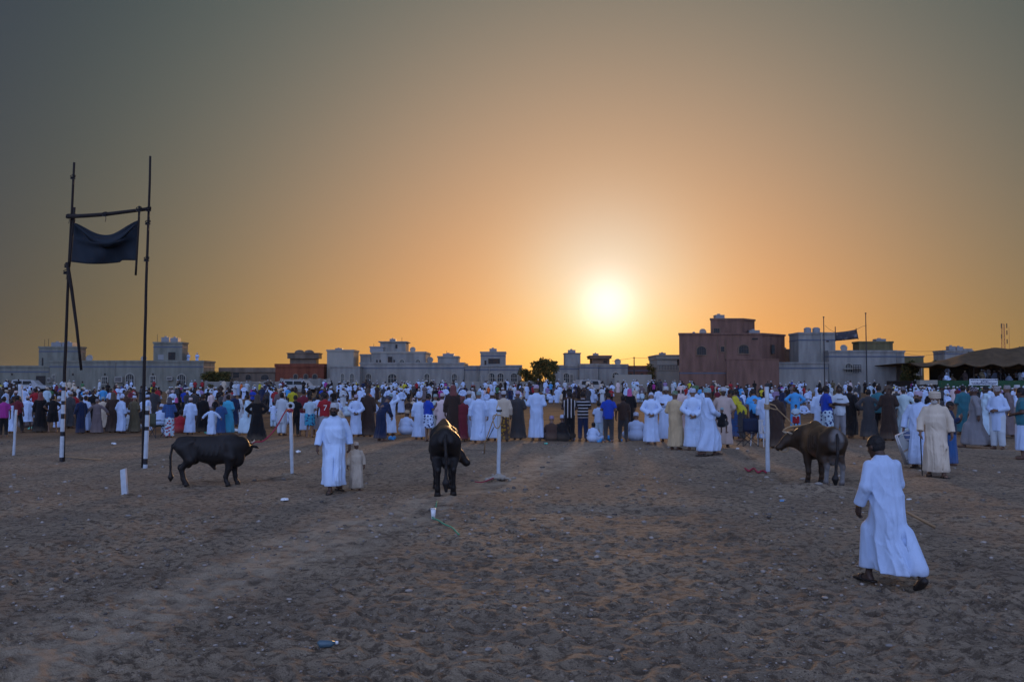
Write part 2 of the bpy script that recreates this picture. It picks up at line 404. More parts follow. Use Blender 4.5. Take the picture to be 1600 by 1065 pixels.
# ------------------------------------------------------------------ ground
def ground_material():
    m, n, l, b = new_mat('dusty_soil')
    b.inputs['Roughness'].default_value = 0.92; b.inputs['Specular IOR Level'].default_value = 0.18
    t = n.new('ShaderNodeTexCoord')
    def noise(scale, detail=6.0, rough=0.6, sy=1.0, dist=0.0):
        mp = n.new('ShaderNodeMapping'); mp.inputs['Scale'].default_value = (1, sy, 1); l.new(t.outputs['Object'], mp.inputs['Vector'])
        q = n.new('ShaderNodeTexNoise'); q.inputs['Scale'].default_value = scale; q.inputs['Detail'].default_value = detail
        q.inputs['Roughness'].default_value = rough; q.inputs['Distortion'].default_value = dist
        l.new(mp.outputs[0], q.inputs['Vector']); return q.outputs['Fac']
    def ramp(f, a, b_):
        q = n.new('ShaderNodeMapRange'); q.interpolation_type = 'SMOOTHSTEP'; q.inputs[1].default_value = a; q.inputs[2].default_value = b_
        l.new(f, q.inputs[0]); return q.outputs[0]
    def mixc(f, a, c2):
        q = n.new('ShaderNodeMix'); q.data_type = 'RGBA'; l.new(f, q.inputs[0])
        for i, v in ((6, a), (7, c2)):
            if isinstance(v, tuple): q.inputs[i].default_value = v + (1,)
            else: l.new(v, q.inputs[i])
        return q.outputs[2]
    col = mixc(ramp(noise(0.55, 7, 0.62), 0.36, 0.64), (0.31, 0.245, 0.175), (0.43, 0.335, 0.230))   # grey silt / tan dust
    col = mixc(ramp(noise(9.0, 6, 0.7), 0.46, 0.60), col, (0.165, 0.125, 0.088))                        # crumbly darker clods
    col = mixc(ramp(noise(1.1, 8, 0.65, 0.6, 0.6), 0.56, 0.72), col, (0.11, 0.082, 0.060))            # trampled damp earth
    col = mixc(ramp(noise(38.0, 3, 0.6), 0.60, 0.74), col, (0.50, 0.43, 0.36))                         # pale grit
    col = mixc(ramp(noise(46.0, 3, 0.6, 1.0, 0.3), 0.60, 0.70), col, (0.075, 0.058, 0.048))             # dark grit
    # paler dust worn by wheels along a track crossing from lower left towards the centre
    def track(a, b_, w):
        d = (b_-a).normalized(); nrm2 = Vector((-d.y, d.x, 0))
        dp = n.new('ShaderNodeVectorMath'); dp.operation = 'DOT_PRODUCT'; sb = n.new('ShaderNodeVectorMath'); sb.operation = 'SUBTRACT'
        l.new(t.outputs['Object'], sb.inputs[0]); sb.inputs[1].default_value = (a.x, a.y, 0); l.new(sb.outputs[0], dp.inputs[0]); dp.inputs[1].default_value = nrm2
        wob = n.new('ShaderNodeMath'); wob.operation = 'MULTIPLY_ADD'; l.new(noise(0.35, 4), wob.inputs[0]); wob.inputs[1].default_value = 2.4; l.new(dp.outputs['Value'], wob.inputs[2])
        sh_ = n.new('ShaderNodeMath'); sh_.operation = 'SUBTRACT'; l.new(wob.outputs[0], sh_.inputs[0]); sh_.inputs[1].default_value = 1.2
        ab = n.new('ShaderNodeMath'); ab.operation = 'ABSOLUTE'; l.new(sh_.outputs[0], ab.inputs[0]); return ramp(ab.outputs[0], w, w*.35)
    tr = track(G(40, 1010), G(640, 800), .85)
    fm = n.new('ShaderNodeMath'); fm.operation = 'MULTIPLY'; l.new(tr, fm.inputs[0]); l.new(ramp(noise(2.5, 5), .35, .6), fm.inputs[1])
    fm2 = n.new('ShaderNodeMath'); fm2.operation = 'MULTIPLY'; l.new(fm.outputs[0], fm2.inputs[0]); fm2.inputs[1].default_value = .62
    col = mixc(fm2.outputs[0], col, (0.60, 0.48, 0.34))
    # churned bull ring beyond the first row: browner earth, sun glow painted in
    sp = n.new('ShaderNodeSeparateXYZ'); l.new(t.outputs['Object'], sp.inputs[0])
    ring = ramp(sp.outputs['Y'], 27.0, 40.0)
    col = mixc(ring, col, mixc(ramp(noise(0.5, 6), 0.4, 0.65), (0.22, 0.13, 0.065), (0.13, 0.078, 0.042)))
    l.new(col, b.inputs['Base Color'])
    bp = n.new('ShaderNodeBump'); bp.inputs['Strength'].default_value = 1.0; bp.inputs['Distance'].default_value = 0.06
    ad = n.new('ShaderNodeMath'); ad.operation = 'ADD'; l.new(noise(16.0, 8, 0.72), ad.inputs[0]); l.new(noise(60.0, 4, 0.6), ad.inputs[1])
    l.new(ad.outputs[0], bp.inputs['Height']); l.new(bp.outputs[0], b.inputs['Normal'])
    return m
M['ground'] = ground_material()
BERM = G(1262, 766)
def ground_z(x, y):
    x, y = np.asarray(x, float), np.asarray(y, float)
    z = ground_base(y)
    near = np.clip((60 - y) / 30, 0, 1)
    z = z + 0.050 * vnoise(x/2.3, y/2.3, 1) * near
    z = z + 0.036 * vnoise(x/0.75, y/0.75, 2) * near
    z = z + 0.024 * vnoise(x/0.27+9, y/0.27, 3) * near
    z = z + 0.016 * vnoise(x/0.10, y/0.10+4, 4) * np.clip((26-y)/14, 0, 1)
    # a low bank of pushed-up earth in front of the brown bull
    z = z + 0.13 * np.exp(-((x-BERM.x)/1.05)**2 - ((y-BERM.y)/0.30)**2) * (1 + 0.6*vnoise(x/0.3, y/0.3, 7))
    # scuffed hollows
    for cx, cy, rx, ry, d in ((2.2, 14.8, 2.4, 0.5, .07), (4.6, 18.6, 1.6, 0.7, .06), (-4.3, 19.5, 1.5, .5, .06), (-6.6, 18.0, 1.6, 0.4, .05)):
        z = z - d * np.exp(-((x-cx)/rx)**2 - ((y-cy)/ry)**2)
    return z
def gz(p): return float(ground_z(p[0], p[1]))
ys = []
pyv = np.concatenate([np.linspace(1230, 655, 460), np.linspace(653, 620, 40)])
Dv = np.array([dist_of(p) for p in pyv]); Dv = np.concatenate([Dv, [140, 160, 190, 240, 320, 500, 900, 2000, 4500]])
tv = np.linspace(-0.82, 0.82, 660)
DD, TT = np.meshgrid(Dv, tv, indexing='ij')
XX, YY = DD * TT, DD
ZZ = ground_z(XX, YY)
# hoof and foot prints trodden into the dust, denser where people walk
rgp = np.random.default_rng(8)
def dent(x0, y0, r, dep, ax_=1.0):
    i0, i1 = np.searchsorted(Dv, [y0-3*r, y0+3*r]); j0, j1 = np.searchsorted(tv, [(x0-3*r)/y0, (x0+3*r)/y0])
    if i1 <= i0 or j1 <= j0: return
    X_, Y_ = XX[i0:i1, j0:j1]-x0, YY[i0:i1, j0:j1]-y0
    q_ = (X_**2/ax_**2+Y_**2*ax_**2)/r**2
    ZZ[i0:i1, j0:j1] += -dep*np.exp(-q_**1.5) + dep*.45*np.exp(-((np.sqrt(q_)-1.45)/.35)**2)
for _ in range(2600):
    yy = dist_of(rgp.uniform(705, 1120)); dent(rgp.uniform(-.62, .62)*yy, yy, rgp.uniform(.05, .13), rgp.uniform(.008, .022), rgp.uniform(.7, 1.3))
for k in range(46):                      # trails of steps
    yy = dist_of(rgp.uniform(720, 1000)); xx = rgp.uniform(-.55, .55)*yy; a_ = rgp.uniform(0, 6.28)
    for s_ in range(14):
        xx += .62*math.cos(a_); yy += .62*math.sin(a_)*.8; a_ += rgp.normal(0, .12)
        if yy < 5 or yy > 34: break
        sd_ = .1*(1 if s_ % 2 else -1); dent(xx-sd_*math.sin(a_), yy+sd_*math.cos(a_), .085, .026, .8)
nr, nc = DD.shape
ids = np.arange(nr*nc).reshape(nr, nc)
fq = np.stack([ids[:-1, :-1], ids[:-1, 1:], ids[1:, 1:], ids[1:, :-1]], -1).reshape(-1, 4)
gv = np.stack([XX, YY, ZZ], -1).reshape(-1, 3)
nb = len(gv)
gv = np.concatenate([gv, np.array([[-4500, -4500, -.16], [4500, -4500, -.16], [4500, 88, -.16], [-4500, 88, -.16],
                                   [-4500, 125, .6], [4500, 125, .6], [4500, 4500, .6], [-4500, 4500, .6]])])
fq = np.concatenate([fq, nb + np.array([[0, 1, 2, 3], [3, 2, 5, 4], [4, 5, 6, 7]])])
tag(obj('ground', mesh_from('ground', gv, fq, M['ground'], True)), 'bare dusty field of grey brown trampled soil', 'ground', kind='structure')

# ------------------------------------------------------------------ gravel and single stones
ico_v = []
ph = (1 + 5**0.5) / 2
for a in (-1, 1):
    for b in (-ph, ph): ico_v += [(a, b, 0), (0, a, b), (b, 0, a)]
ico_v = np.array(ico_v) / math.sqrt(1 + ph*ph)
import itertools
ico_f = []
for tri in itertools.combinations(range(12), 3):
    p = ico_v[list(tri)]
    if all(np.linalg.norm(p[i]-p[(i+1) % 3]) < 1.1 for i in range(3)):
        nrm_ = np.cross(p[1]-p[0], p[2]-p[0])
        ico_f.append(tri if nrm_ @ p.sum(0) > 0 else tri[::-1])
ico_f = np.array(ico_f)
def stone_mat(name, c1, c2, attr=False):
    m, n, l, b = new_mat(name); b.inputs['Roughness'].default_value = 0.75
    g = n.new('ShaderNodeNewGeometry'); r = n.new('ShaderNodeMix'); r.data_type = 'RGBA'
    l.new(g.outputs['Random Per Island'], r.inputs[0]); r.inputs[6].default_value = c1 + (1,); r.inputs[7].default_value = c2 + (1,)
    l.new(r.outputs[2], b.inputs['Base Color']); return m
M['gravel'] = stone_mat('gravel', (0.060, 0.050, 0.043), (0.34, 0.30, 0.26))
M['stone'] = plain('pale_stone', (0.24, 0.22, 0.20), 0.7, noise=0.3, scale=25, bump=0.3)
NG = 12000
gy = np.array([dist_of(p) for p in RNG.uniform(690, 1150, NG)]); gx = RNG.uniform(-0.68, 0.68, NG) * gy
keep = RNG.uniform(0, 1, NG) < np.clip(0.50 + 1.6*vnoise(gx/1.6, gy/1.6, 21) + 0.10*gx/np.maximum(gy*.3, 1), .12, 1)
gx, gy = gx[keep], gy[keep]
gs = 0.0050 + 0.022 * RNG.uniform(0, 1, len(gx))**4.5
gs *= np.clip(gy/9, .8, 2.2)
vv, ff = [], []
for i in range(len(gx)):
    q = ico_v * (1 + RNG.uniform(-.25, .25, (12, 1))) * np.array([RNG.uniform(.8, 1.5), RNG.uniform(.7, 1.2), RNG.uniform(.4, .8)]) * gs[i]
    a = RNG.uniform(0, 6.28); ca, sa = math.cos(a), math.sin(a)
    q = np.stack([q[:, 0]*ca - q[:, 1]*sa, q[:, 0]*sa + q[:, 1]*ca, q[:, 2]], 1)
    vv.append(q + [gx[i], gy[i], 0]); ff.append(ico_f + 12*i)
vv = np.concatenate(vv)
zz = np.repeat(ground_z(gx, gy), 12); vv[:, 2] += zz + np.repeat(gs*0.15, 12)
tag(obj('gravel', mesh_from('gravel', vv, np.concatenate(ff), M['gravel'], False)), 'loose grey pebbles scattered over the dusty soil', 'gravel', kind='stuff')
def stone_mesh(seed):
    rg = np.random.default_rng(seed)
    vol = Vol((-1.3,)*3, (1.3,)*3, 0.16)
    vol.ell((0, 0, 0), (1.0, rg.uniform(.6, .85), rg.uniform(.38, .55)), k=0)
    for _ in range(5):
        d = rg.normal(size=3); d /= np.linalg.norm(d); vol.ell(d*1.35, (.6, .6, .6), k=.15, op='cut')
    return vol.mesh('stone', M['stone'])
smesh = [stone_mesh(s) for s in range(3)]
for i, (px, py, w, lab) in enumerate([
        (1279, 767, 13, 'flat pale stone on the earth bank in front of the brown bull'),
        (1250, 760, 8, 'small pale stone on the earth bank below the brown bull hind legs'),
        (1223, 782, 11, 'pale stone left of the earth bank in front of the brown bull'),
        (1174, 771, 9, 'grey stone lying below the red rope at the right post'),
        (804, 951, 12, 'blue grey stone in the middle foreground, below the central post'),
        (766, 868, 9, 'grey stone right of the green cord in the foreground'),
        (770, 807, 9, 'grey stone lying in front of the cloth bundle at the central post'),
        (934, 862, 9, 'dark grey stone right of centre in the middle foreground'),
        (763, 1013, 15, 'flat grey stone at the bottom centre of the field'),
        (830, 1010, 10, 'dark bluish stone at the bottom, right of the flat grey stone'),
        (826, 1051, 9, 'small pale stone nearest the bottom edge, centre'),
        (955, 1026, 14, 'dark grey stone near the bottom edge, right of centre'),
        (1389, 1004, 12, 'pale stone at the lower right below the walking boy'),
        (1101, 879, 10, 'grey stone between the central foreground and the walking boy'),
        (1203, 886, 10, 'bluish grey stone left of the walking boy feet'),
        (201, 806, 10, 'pale stone below the short leaning white post at left'),
        (300, 919, 10, 'grey stone in the left foreground')]):
    p = G(px, py); o = obj('stone', smesh[i % 3]); s = w * p.y / F_PX * 0.5
    o.location = (p.x, p.y, gz(p) + s*0.15); o.scale = (s, s, s); o.rotation_euler = (0, 0, i*1.3)
    tag(o, lab, 'stone', 'larger stones on the field')

# ------------------------------------------------------------------ houses
def plaster(name, col, stain=0.38):
    m, n, l, b = new_mat(name); b.inputs['Roughness'].default_value = 0.88; b.inputs['Specular IOR Level'].default_value = 0.15
    t = n.new('ShaderNodeTexCoord')
    mp = n.new('ShaderNodeMapping'); mp.inputs['Scale'].default_value = (1, 1, 0.22); l.new(t.outputs['Object'], mp.inputs['Vector'])
    a = n.new('ShaderNodeTexNoise'); a.inputs['Scale'].default_value = 1.4; a.inputs['Detail'].default_value = 8; l.new(mp.outputs[0], a.inputs['Vector'])
    r = n.new('ShaderNodeMapRange'); r.inputs[1].default_value = .35; r.inputs[2].default_value = .7; l.new(a.outputs['Fac'], r.inputs[0])
    mx = n.new('ShaderNodeMix'); mx.data_type = 'RGBA'; l.new(r.outputs[0], mx.inputs[0])
    mx.inputs[6].default_value = col + (1,); mx.inputs[7].default_value = tuple(x*(1-stain) for x in col) + (1,)
    l.new(mx.outputs[2], b.inputs['Base Color']); return m
M.update(cream=plaster('cream_plaster', (0.185, 0.19, 0.16)), white_wall=plaster('white_plaster', (0.235, 0.235, 0.22)),
         pinkbrown=plaster('pink_brown_plaster', (0.172, 0.100, 0.080)), pinkpale=plaster('pale_tan_plaster', (0.17, 0.115, 0.085)),
         concrete=plaster('bare_concrete', (0.15, 0.12, 0.095), 0.4), redbrick=plaster('red_block', (0.16, 0.05, 0.032), 0.4),
         olive=plaster('olive_plaster', (0.12, 0.11, 0.06)), rosy=plaster('rosy_plaster', (0.15, 0.075, 0.06)),
         band=plain('dark_band', (0.07, 0.09, 0.13), 0.7), trim=plaster('trim_plaster', (0.27, 0.26, 0.225), 0.15), dark=plain('dark_opening', (0.015, 0.014, 0.014), 0.6),
         pane=plain('window_glass', (0.010, 0.016, 0.018), 0.35, noise=0.2, scale=2, spec=0.25), frame=plain('window_frame', (0.20, 0.20, 0.18), 0.6),
         tank=plain('water_tank', (0.20, 0.21, 0.22), 0.5), acu=plain('air_conditioner', (0.24, 0.23, 0.21), 0.5), grill=plain('grille', (0.05, 0.05, 0.05), 0.6),
         iron=plain('dark_iron', (0.03, 0.03, 0.032), 0.6))
class House:
    def __init__(s, name, label, px, D, base=None, group='houses behind the field', trim='trim', bar='frame'):
        s.trim, s.bar = trim, bar
        s.D = D; s.base = float(ground_base(D)) - 0.15
        s.root = empty(name, (PX(px, D), D, s.base)); tag(s.root, label, 'house', group)
        s.o = Vector((PX(px, D), D, s.base))
    def q(s, px, py, D=None):
        p = P(px, py, D or s.D) - s.o; return p
    def block(s, part, x0, x1, ytop, mat, depth=9.0, dy=0.0, ybase=None, cap=0.25, capo=0.10, band=0.0, capmat=None):
        D = s.D + dy
        if min(abs(x0-800), abs(x1-800)) > 230 and depth > 1: depth *= .45      # narrow ranges of rooms: the end walls hardly show
        a, b = s.q(x0, ytop, D), s.q(x1, ytop, D)
        z0 = s.q(x0, ybase, D).z if ybase else 0.0
        w = MB().box(a.x, b.x, dy, dy+depth, z0, a.z-cap).build(part, M[mat], s.root)
        if cap:
            MB().box(a.x-capo, b.x+capo, dy-capo, dy+depth+capo, a.z-cap, a.z).build('parapet', M[capmat or mat], s.root)
        if band:
            zb = a.z - cap - band
            MB().box(a.x-.03, b.x+.03, dy-.035, dy+depth+.03, zb-.16, zb).build('trim_band', M['band'], s.root)
        return w
    def window(s, cx, y0, y1, w, arch=False, dy=0.0, bars=2, part='window'):
        D = s.D + dy; c = s.q(cx, y1, D); zt = s.q(cx, y0, D).z; hw = w * D / F_PX * .5
        def outline(hw, z0, zt, arch):
            if not arch: return [(c.x-hw, z0), (c.x+hw, z0), (c.x+hw, zt), (c.x-hw, zt)]
            r = hw; zc = zt - r*0.8
            return [(c.x-hw, z0), (c.x+hw, z0)] + [(c.x+r*math.cos(q), zc+0.8*r*math.sin(q)) for q in np.linspace(0, math.pi, 9)]
        fr = MB().prism(outline(hw+.14, c.z-.14, zt+.14, arch), dy-.10, dy+.2).build(part, M[s.trim], s.root)
        MB().prism(outline(hw, c.z, zt, arch), dy-.104, dy-.09).build('pane', M['pane'], fr)
        m = MB()
        for i in range(1, bars+1):
            x = c.x - hw + 2*hw*i/(bars+1); m.box(x-.035, x+.035, dy-.135, dy-.106, c.z, zt-(.12 if arch else 0))
        zm = c.z + (zt-c.z)*.5; m.box(c.x-hw, c.x+hw, dy-.130, dy-.108, zm-.035, zm+.035)
        m.build('bars', M[s.bar], fr)
    def opening(s, part, x0, x1, y0, y1, dy=0.0, mat='dark', th=.06):
        D = s.D + dy; a, b = s.q(x0, y1, D), s.q(x1, y0, D)
        return MB().box(a.x, b.x, dy-th, dy+.2, a.z, b.z).build(part, M[mat], s.root)
    def tank(s, x0, x1, ytop, ybase, dy=2.0, round_=False):
        D = s.D + dy; a, b = s.q(x0, ybase, D), s.q(x1, ytop, D); w = b.x-a.x
        if round_:
            m = MB().tube([(a.x+w/2, dy+w/2, a.z), (a.x+w/2, dy+w/2, b.z-.15), (a.x+w/2, dy+w/2, b.z)], [w/2, w/2, w*.25], 14)
        else:
            m = MB().box(a.x, b.x, dy, dy+w, a.z, b.z-.06)
            m.box(a.x+w*.3, a.x+w*.6, dy+w*.3, dy+w*.6, b.z-.06, b.z+.12)
            for k in range(3): z = a.z+(b.z-a.z)*(k+.5)/3.3; m.box(a.x-.03, b.x+.03, dy-.03, dy+w+.03, z, z+.07)
        m.build('water_tank', M['tank'], s.root)
    def ac(s, x0, x1, y0, y1, dy=0.0):
        D = s.D + dy; a, b = s.q(x0, y1, D), s.q(x1, y0, D)
        u = MB().box(a.x, b.x, dy-.45, dy+.05, a.z, b.z).build('air_conditioner', M['acu'], s.root)
        m = MB()
        for k in range(5): x = a.x + (b.x-a.x)*(.12+.16*k); m.box(x, x+(b.x-a.x)*.1, dy-.47, dy-.44, a.z+.12, b.z-.12)
        m.build('grille', M['grill'], u)
    def dish(s, px, py, dy=2.0, r=.55):
        c = s.q(px, py, s.D+dy); rings = [(0, .22), (.35, .17), (.7, .08), (1.0, 0)]; v, f = [], []
        for a, dpt in rings:
            for k in range(12): t = 6.2832*k/12; v.append((c.x+r*a*math.cos(t), dy+r*dpt*1.2-.1+.25*r*a*math.sin(t), c.z+r*a*math.sin(t)*.95))
        for i in range(3):
            for k in range(12): f.append((i*12+k, i*12+(k+1) % 12, i*12+12+(k+1) % 12, i*12+12+k))
        o = MB().add(v, f).build('satellite_dish', M['acu'], s.root, True); o.modifiers.new('t', 'SOLIDIFY').thickness = .03
        MB().tube([(c.x, dy+.15, c.z-1.1), (c.x, dy+.15, c.z)], .04, 5).build('dish_mast', M['iron'], s.root)
    def rod(s, px, y0, y1, dy=1.0, r=.03):
        a, b = s.q(px, y0, s.D+dy), s.q(px, y1, s.D+dy)
        MB().tube([(a.x, dy, b.z), (a.x, dy, a.z)], r, 5).build('antenna', M['iron'], s.root)

h = House('house', 'long low cream house with rounded windows at far left behind the crowd', 160, 130)
h.block('wall', -60, 77, 571, 'cream', 9, band=.55)
h.block('wall', 77.5, 318, 563, 'cream', 11, dy=-.6, band=.55)
h.block('tower', 61, 123, 541, 'cream', 5, dy=3, ybase=575, band=.4)
h.block('tower', 240, 285, 534, 'cream', 5, dy=2, ybase=570, band=.4)
h.tank(80, 96, 534, 541, 4); h.tank(97, 113, 534, 541, 4); h.tank(252, 264, 526, 534, 3); h.tank(266, 278, 527, 534, 3)
h.rod(70, 530, 541, 4); h.rod(76, 529, 541, 4); h.rod(246, 522, 534, 3); h.dish(140, 559.5, 4); h.dish(225, 560, 5, .45)
h.opening('door', 263, 274, 550, 562, dy=2); h.opening('doorway', 56, 71, 587, 612, dy=0)
h.opening('window_slot', 65.5, 67.5, 559, 571, dy=3); h.opening('ladder_arch', 247, 256, 554, 562, dy=2, mat='tank')
h.window(30, 594, 602, 11, bars=3); h.window(164, 589, 599, 7.5, dy=-.6); h.window(203, 584, 602, 12, True, dy=-.6, bars=3)
h.window(239, 588, 598, 7, dy=-.6); h.window(283.5, 585, 603, 12, True, dy=-.6, bars=3); h.window(84, 586, 596, 3, dy=-.6, bars=1)
for x in (164, 239, 114, 19): h.opening('vent', x-1.3, x+1.3, 583, 586, dy=-.6 if x > 77 else 0)
h.ac(181, 193, 588, 597, -.6); h.ac(44, 53, 595, 600, 0); h.ac(262, 271, 588, 594, -.6); h.ac(75.5, 81, 590, 597, -.6)
for x, y0, y1 in ((107.5, 576, 600), (180, 563, 600), (225, 563, 600)): h.opening('downpipe', x-.5, x+.5, y0, y1+10, dy=-.6, mat='trim', th=.12)

h = House('house', 'unfinished grey and red block house with flared roof tower', 420, 134, trim='concrete', bar='iron')
h.block('wall', 345, 430, 574, 'concrete', 10, cap=.7, capo=.25)
h.block('wall', 430.5, 506, 568, 'redbrick', 10, dy=-.3, cap=.5, capo=.12)
h.block('tower', 453, 494, 560, 'concrete', 4, dy=3, ybase=572, cap=0)
h.block('tower_rim', 449, 498, 551, 'concrete', 5, dy=2.6, ybase=559.9, cap=.15)
for x in (468, 483):
    p = h.q(x, 551, 139); vol = Vol((-1, -1, -.1), (1, 1, .8), .1); vol.ell((0, 0, 0), (.75, .75, .45), k=0); d = obj('dome', vol.mesh('dome', M['concrete']), h.root, (p.x, 5, p.z))
for x, w in ((388, 8), (414, 12), (462, 5), (478, 5), (492, 6), (358, 6)): h.window(x, 585, 593, w, True, dy=0 if x < 430 else -.3, bars=1)
h.window(369, 582, 590, 9, False, bars=2)

h = House('house', 'large pale two storey house with stepped roof rooms left of centre', 610, 134)
h.block('wall', 511, 552.5, 546, 'trim', 10, dy=1, band=0)
h.block('wall', 516, 562, 572, 'white_wall', 6, dy=-3, cap=.15)
h.block('wall', 562.5, 725, 566, 'white_wall', 11, dy=-.5, band=.5)
h.block('wall', 725.5, 764, 571, 'white_wall', 9, dy=-.3, band=.3)
h.block('upper_wall', 580, 665, 549, 'white_wall', 8, dy=2.5, ybase=567, capmat='trim')
h.block('upper_wall', 563, 579.5, 553, 'white_wall', 7, dy=2.8, ybase=567)
h.block('stair_room', 594, 634, 533, 'white_wall', 4, dy=4, ybase=550, cap=.15, capo=.25)
h.block('stair_room', 578, 599, 541, 'tank', 3, dy=3.6, ybase=550, cap=.15)
h.block('stair_room', 684, 716, 556, 'white_wall', 4, dy=2, ybase=567)
h.tank(692, 709, 552, 556, 3); h.tank(609, 618, 529, 533, 5); h.tank(524, 534, 544, 546, 3)
h.rod(628, 527, 533, 5); h.rod(584, 537, 541, 4.5); h.rod(698, 548, 552, 4); h.dish(672, 562, 4, .5); h.dish(645, 546, 5, .45)
h.opening('balcony_door', 606, 613, 557, 566, dy=2.5)
for x in (589, 594, 616): h.opening('vent', x-1.2, x+1.2, 562, 566, dy=2.5)
h.window(628, 562, 567, 7, True, dy=2.5); h.window(653, 562, 567, 7, True, dy=2.5); h.opening('window_slot', 618, 621, 538, 544, dy=4)
for x, w in ((576, 7), (613, 13), (667, 7), (710, 7), (755, 10), (535, 4), (550, 5)): h.window(x, 584, 598, w, True, dy=-.5 if x > 562 else -3)

h = House('house', 'pale house with square roof tower in front of its neighbours at centre', 785, 130)
h.block('wall', 750.5, 815, 570, 'white_wall', 9, band=.35)
h.block('tower', 751, 790, 549, 'white_wall', 5, dy=2, ybase=571, band=.3)
h.tank(765, 776, 544, 549, 3.5); h.opening('balcony', 763, 781, 560, 568, dy=2); h.opening('door', 757, 760, 563, 570, dy=2); h.opening('downpipe', 764, 765, 570, 600, mat='trim', th=.15)
for x in (768, 782, 803): h.window(x, 583, 597, 9, True)

h = House('house', 'low white house with two roof towers just right of the round tree', 925, 132)
h.block('wall', 868, 905, 570, 'white_wall', 9, band=.25); h.block('wall', 905.5, 935, 568, 'white_wall', 10, dy=-.7, band=.25); h.block('wall', 935.5, 981, 568.5, 'white_wall', 10, dy=-.2, band=.25)
h.block('tower', 883, 907, 551, 'white_wall', 4, dy=2, ybase=571, capmat='band', cap=.12)
h.block('tower', 925, 952.5, 560, 'pinkpale', 4, dy=2.5, ybase=570, cap=0); h.block('tower_rim', 922, 955.5, 555, 'pinkpale', 5, dy=2, ybase=559.9, cap=.15)
h.tank(888, 899, 546, 551, 3); h.dish(965, 565, 4, .5); h.tank(927, 935, 552, 555, 3)
h.opening('round_window', 943, 948, 563, 567, dy=2.5)
h.window(885, 583, 597, 8, True); h.window(893, 585, 597, 3, bars=1); h.window(962, 582, 590, 10, True, dy=-.2)

h = House('house', 'rosy brown low house between the white house and the cream balcony house', 998, 136, trim='rosy', bar='iron')
h.block('wall', 981.5, 1016, 571, 'rosy', 9, band=.4)
for x in (985, 1003): h.window(x, 583, 590, 5, True, bars=1)
MB().box(h.q(960, 590, 128).x, h.q(1018, 590, 128).x, -8.2, -8, 0, h.q(960, 585, 128).z).build('yard_wall', M['trim'], h.root)

h = House('house', 'small cream house with roof balcony left of the big brown house', 1044, 136)
h.block('wall', 1027, 1068, 561, 'trim', 8, cap=0); h.block('wall_rim', 1026, 1069, 554, 'trim', 8.3, dy=-.2, ybase=560.9, cap=.15)
h.tank(1031, 1040, 551, 554, 2); h.opening('arch', 1058, 1061, 559, 570)
m = MB()
for i in range(14):
    p = h.q(1028+2.4*i, 571, 135); m.box(p.x-.03, p.x+.03, -1.03, -.97, p.z-1.0, p.z)
a, b = h.q(1027, 571, 135), h.q(1061, 571, 135); m.box(a.x, b.x, -1.04, -.96, a.z, a.z+.08)
m.build('railing', M['iron'], h.root)
h.block('balcony_wall', 1026, 1062, 577.5, 'trim', 1.2, dy=-1.2, cap=.1)

h = House('house', 'big two storey pink brown house with roof room right of the setting sun', 1140, 122, trim='pinkpale', bar='iron')
# corner house: long face to the field, short side turned away
def corner(h, part, x0, xc, x1, y0, yc, y1, mat, D, back, zb=0.0, cap=.25, side=4.0):
    a, c_, b = h.q(x0, y0, D), h.q(xc, yc, D-.0), h.q(x1, y1, D+side)
    zt = c_.z
    pts = [(a.x, D-h.D), (c_.x, D-h.D), (b.x, D-h.D+side), (b.x-1.0, D-h.D+back), (a.x+back*(x0-800)/F_PX+.35, D-h.D+back)]
    def ex(pts, z0, z1, g):
        cx = sum(p[0] for p in pts)/5; cy = sum(p[1] for p in pts)/5
        q = [(p[0]+g*(1 if p[0] > cx else -1), p[1]+g*(1 if p[1] > cy else -1)) for p in pts]
        v = [(x, y, z0) for x, y in q] + [(x, y, z1) for x, y in q]
        return v, [(4, 3, 2, 1, 0), (5, 6, 7, 8, 9)] + [(i, (i+1) % 5, 5+(i+1) % 5, 5+i) for i in range(5)]
    MB().add(*ex(pts, zb, zt-cap, 0)).build(part, M[mat], h.root)
    MB().add(*ex(pts, zt-cap, zt, .12)).build('parapet', M[mat], h.root)
corner(h, 'wall', 1061, 1190, 1226, 522, 520, 523, 'pinkbrown', 122, 11)
corner(h, 'roof_room', 1110, 1160, 1179, 499, 497, 500, 'pinkbrown', 125, 6, zb=h.q(1110, 524, 125).z, side=2.5)
h.opening('roof_notch', 1133, 1138, 498, 503, dy=3, mat='pinkbrown')
h.tank(1118, 1132, 491, 498, 4); h.tank(1171, 1187, 515, 521, 3); h.tank(1082, 1087, 518, 523, 3, True); h.dish(1098, 518.5, 4, .5)
h.window(1096, 541, 554, 14, True, bars=3); h.window(1162, 538.5, 552, 15, True, bars=3); h.window(1129, 541.5, 549, 5, bars=1); h.window(1119.5, 513, 521.5, 9, dy=3)
a, b = h.q(1203, 539, 124), h.q(1208, 552.5, 124)
MB().box(a.x, b.x, 1.2, 2.2, b.z, a.z).build('window', M['pane'], h.root)
for x in (1121, 1133.5): h.opening('downpipe', x-.6, x+.6, 530, 562, mat='pinkpale', th=.1)
h.opening('vent', 1175, 1184, 528, 530.5)
h.block('yard_wall', 1135, 1217, 560.5, 'pinkbrown', .35, dy=-5, cap=.12, capo=.05)
h.block('yard_wall', 1062, 1134.5, 580, 'pinkbrown', .35, dy=-4.5, cap=.12, capo=.05, band=.02)
h.block('back_wing', 1224, 1249, 545, 'pinkpale', 8, dy=8); h.opening('window_slot', 1242, 1246, 556, 562, dy=8); h.tank(1224, 1228, 543, 545, 9)

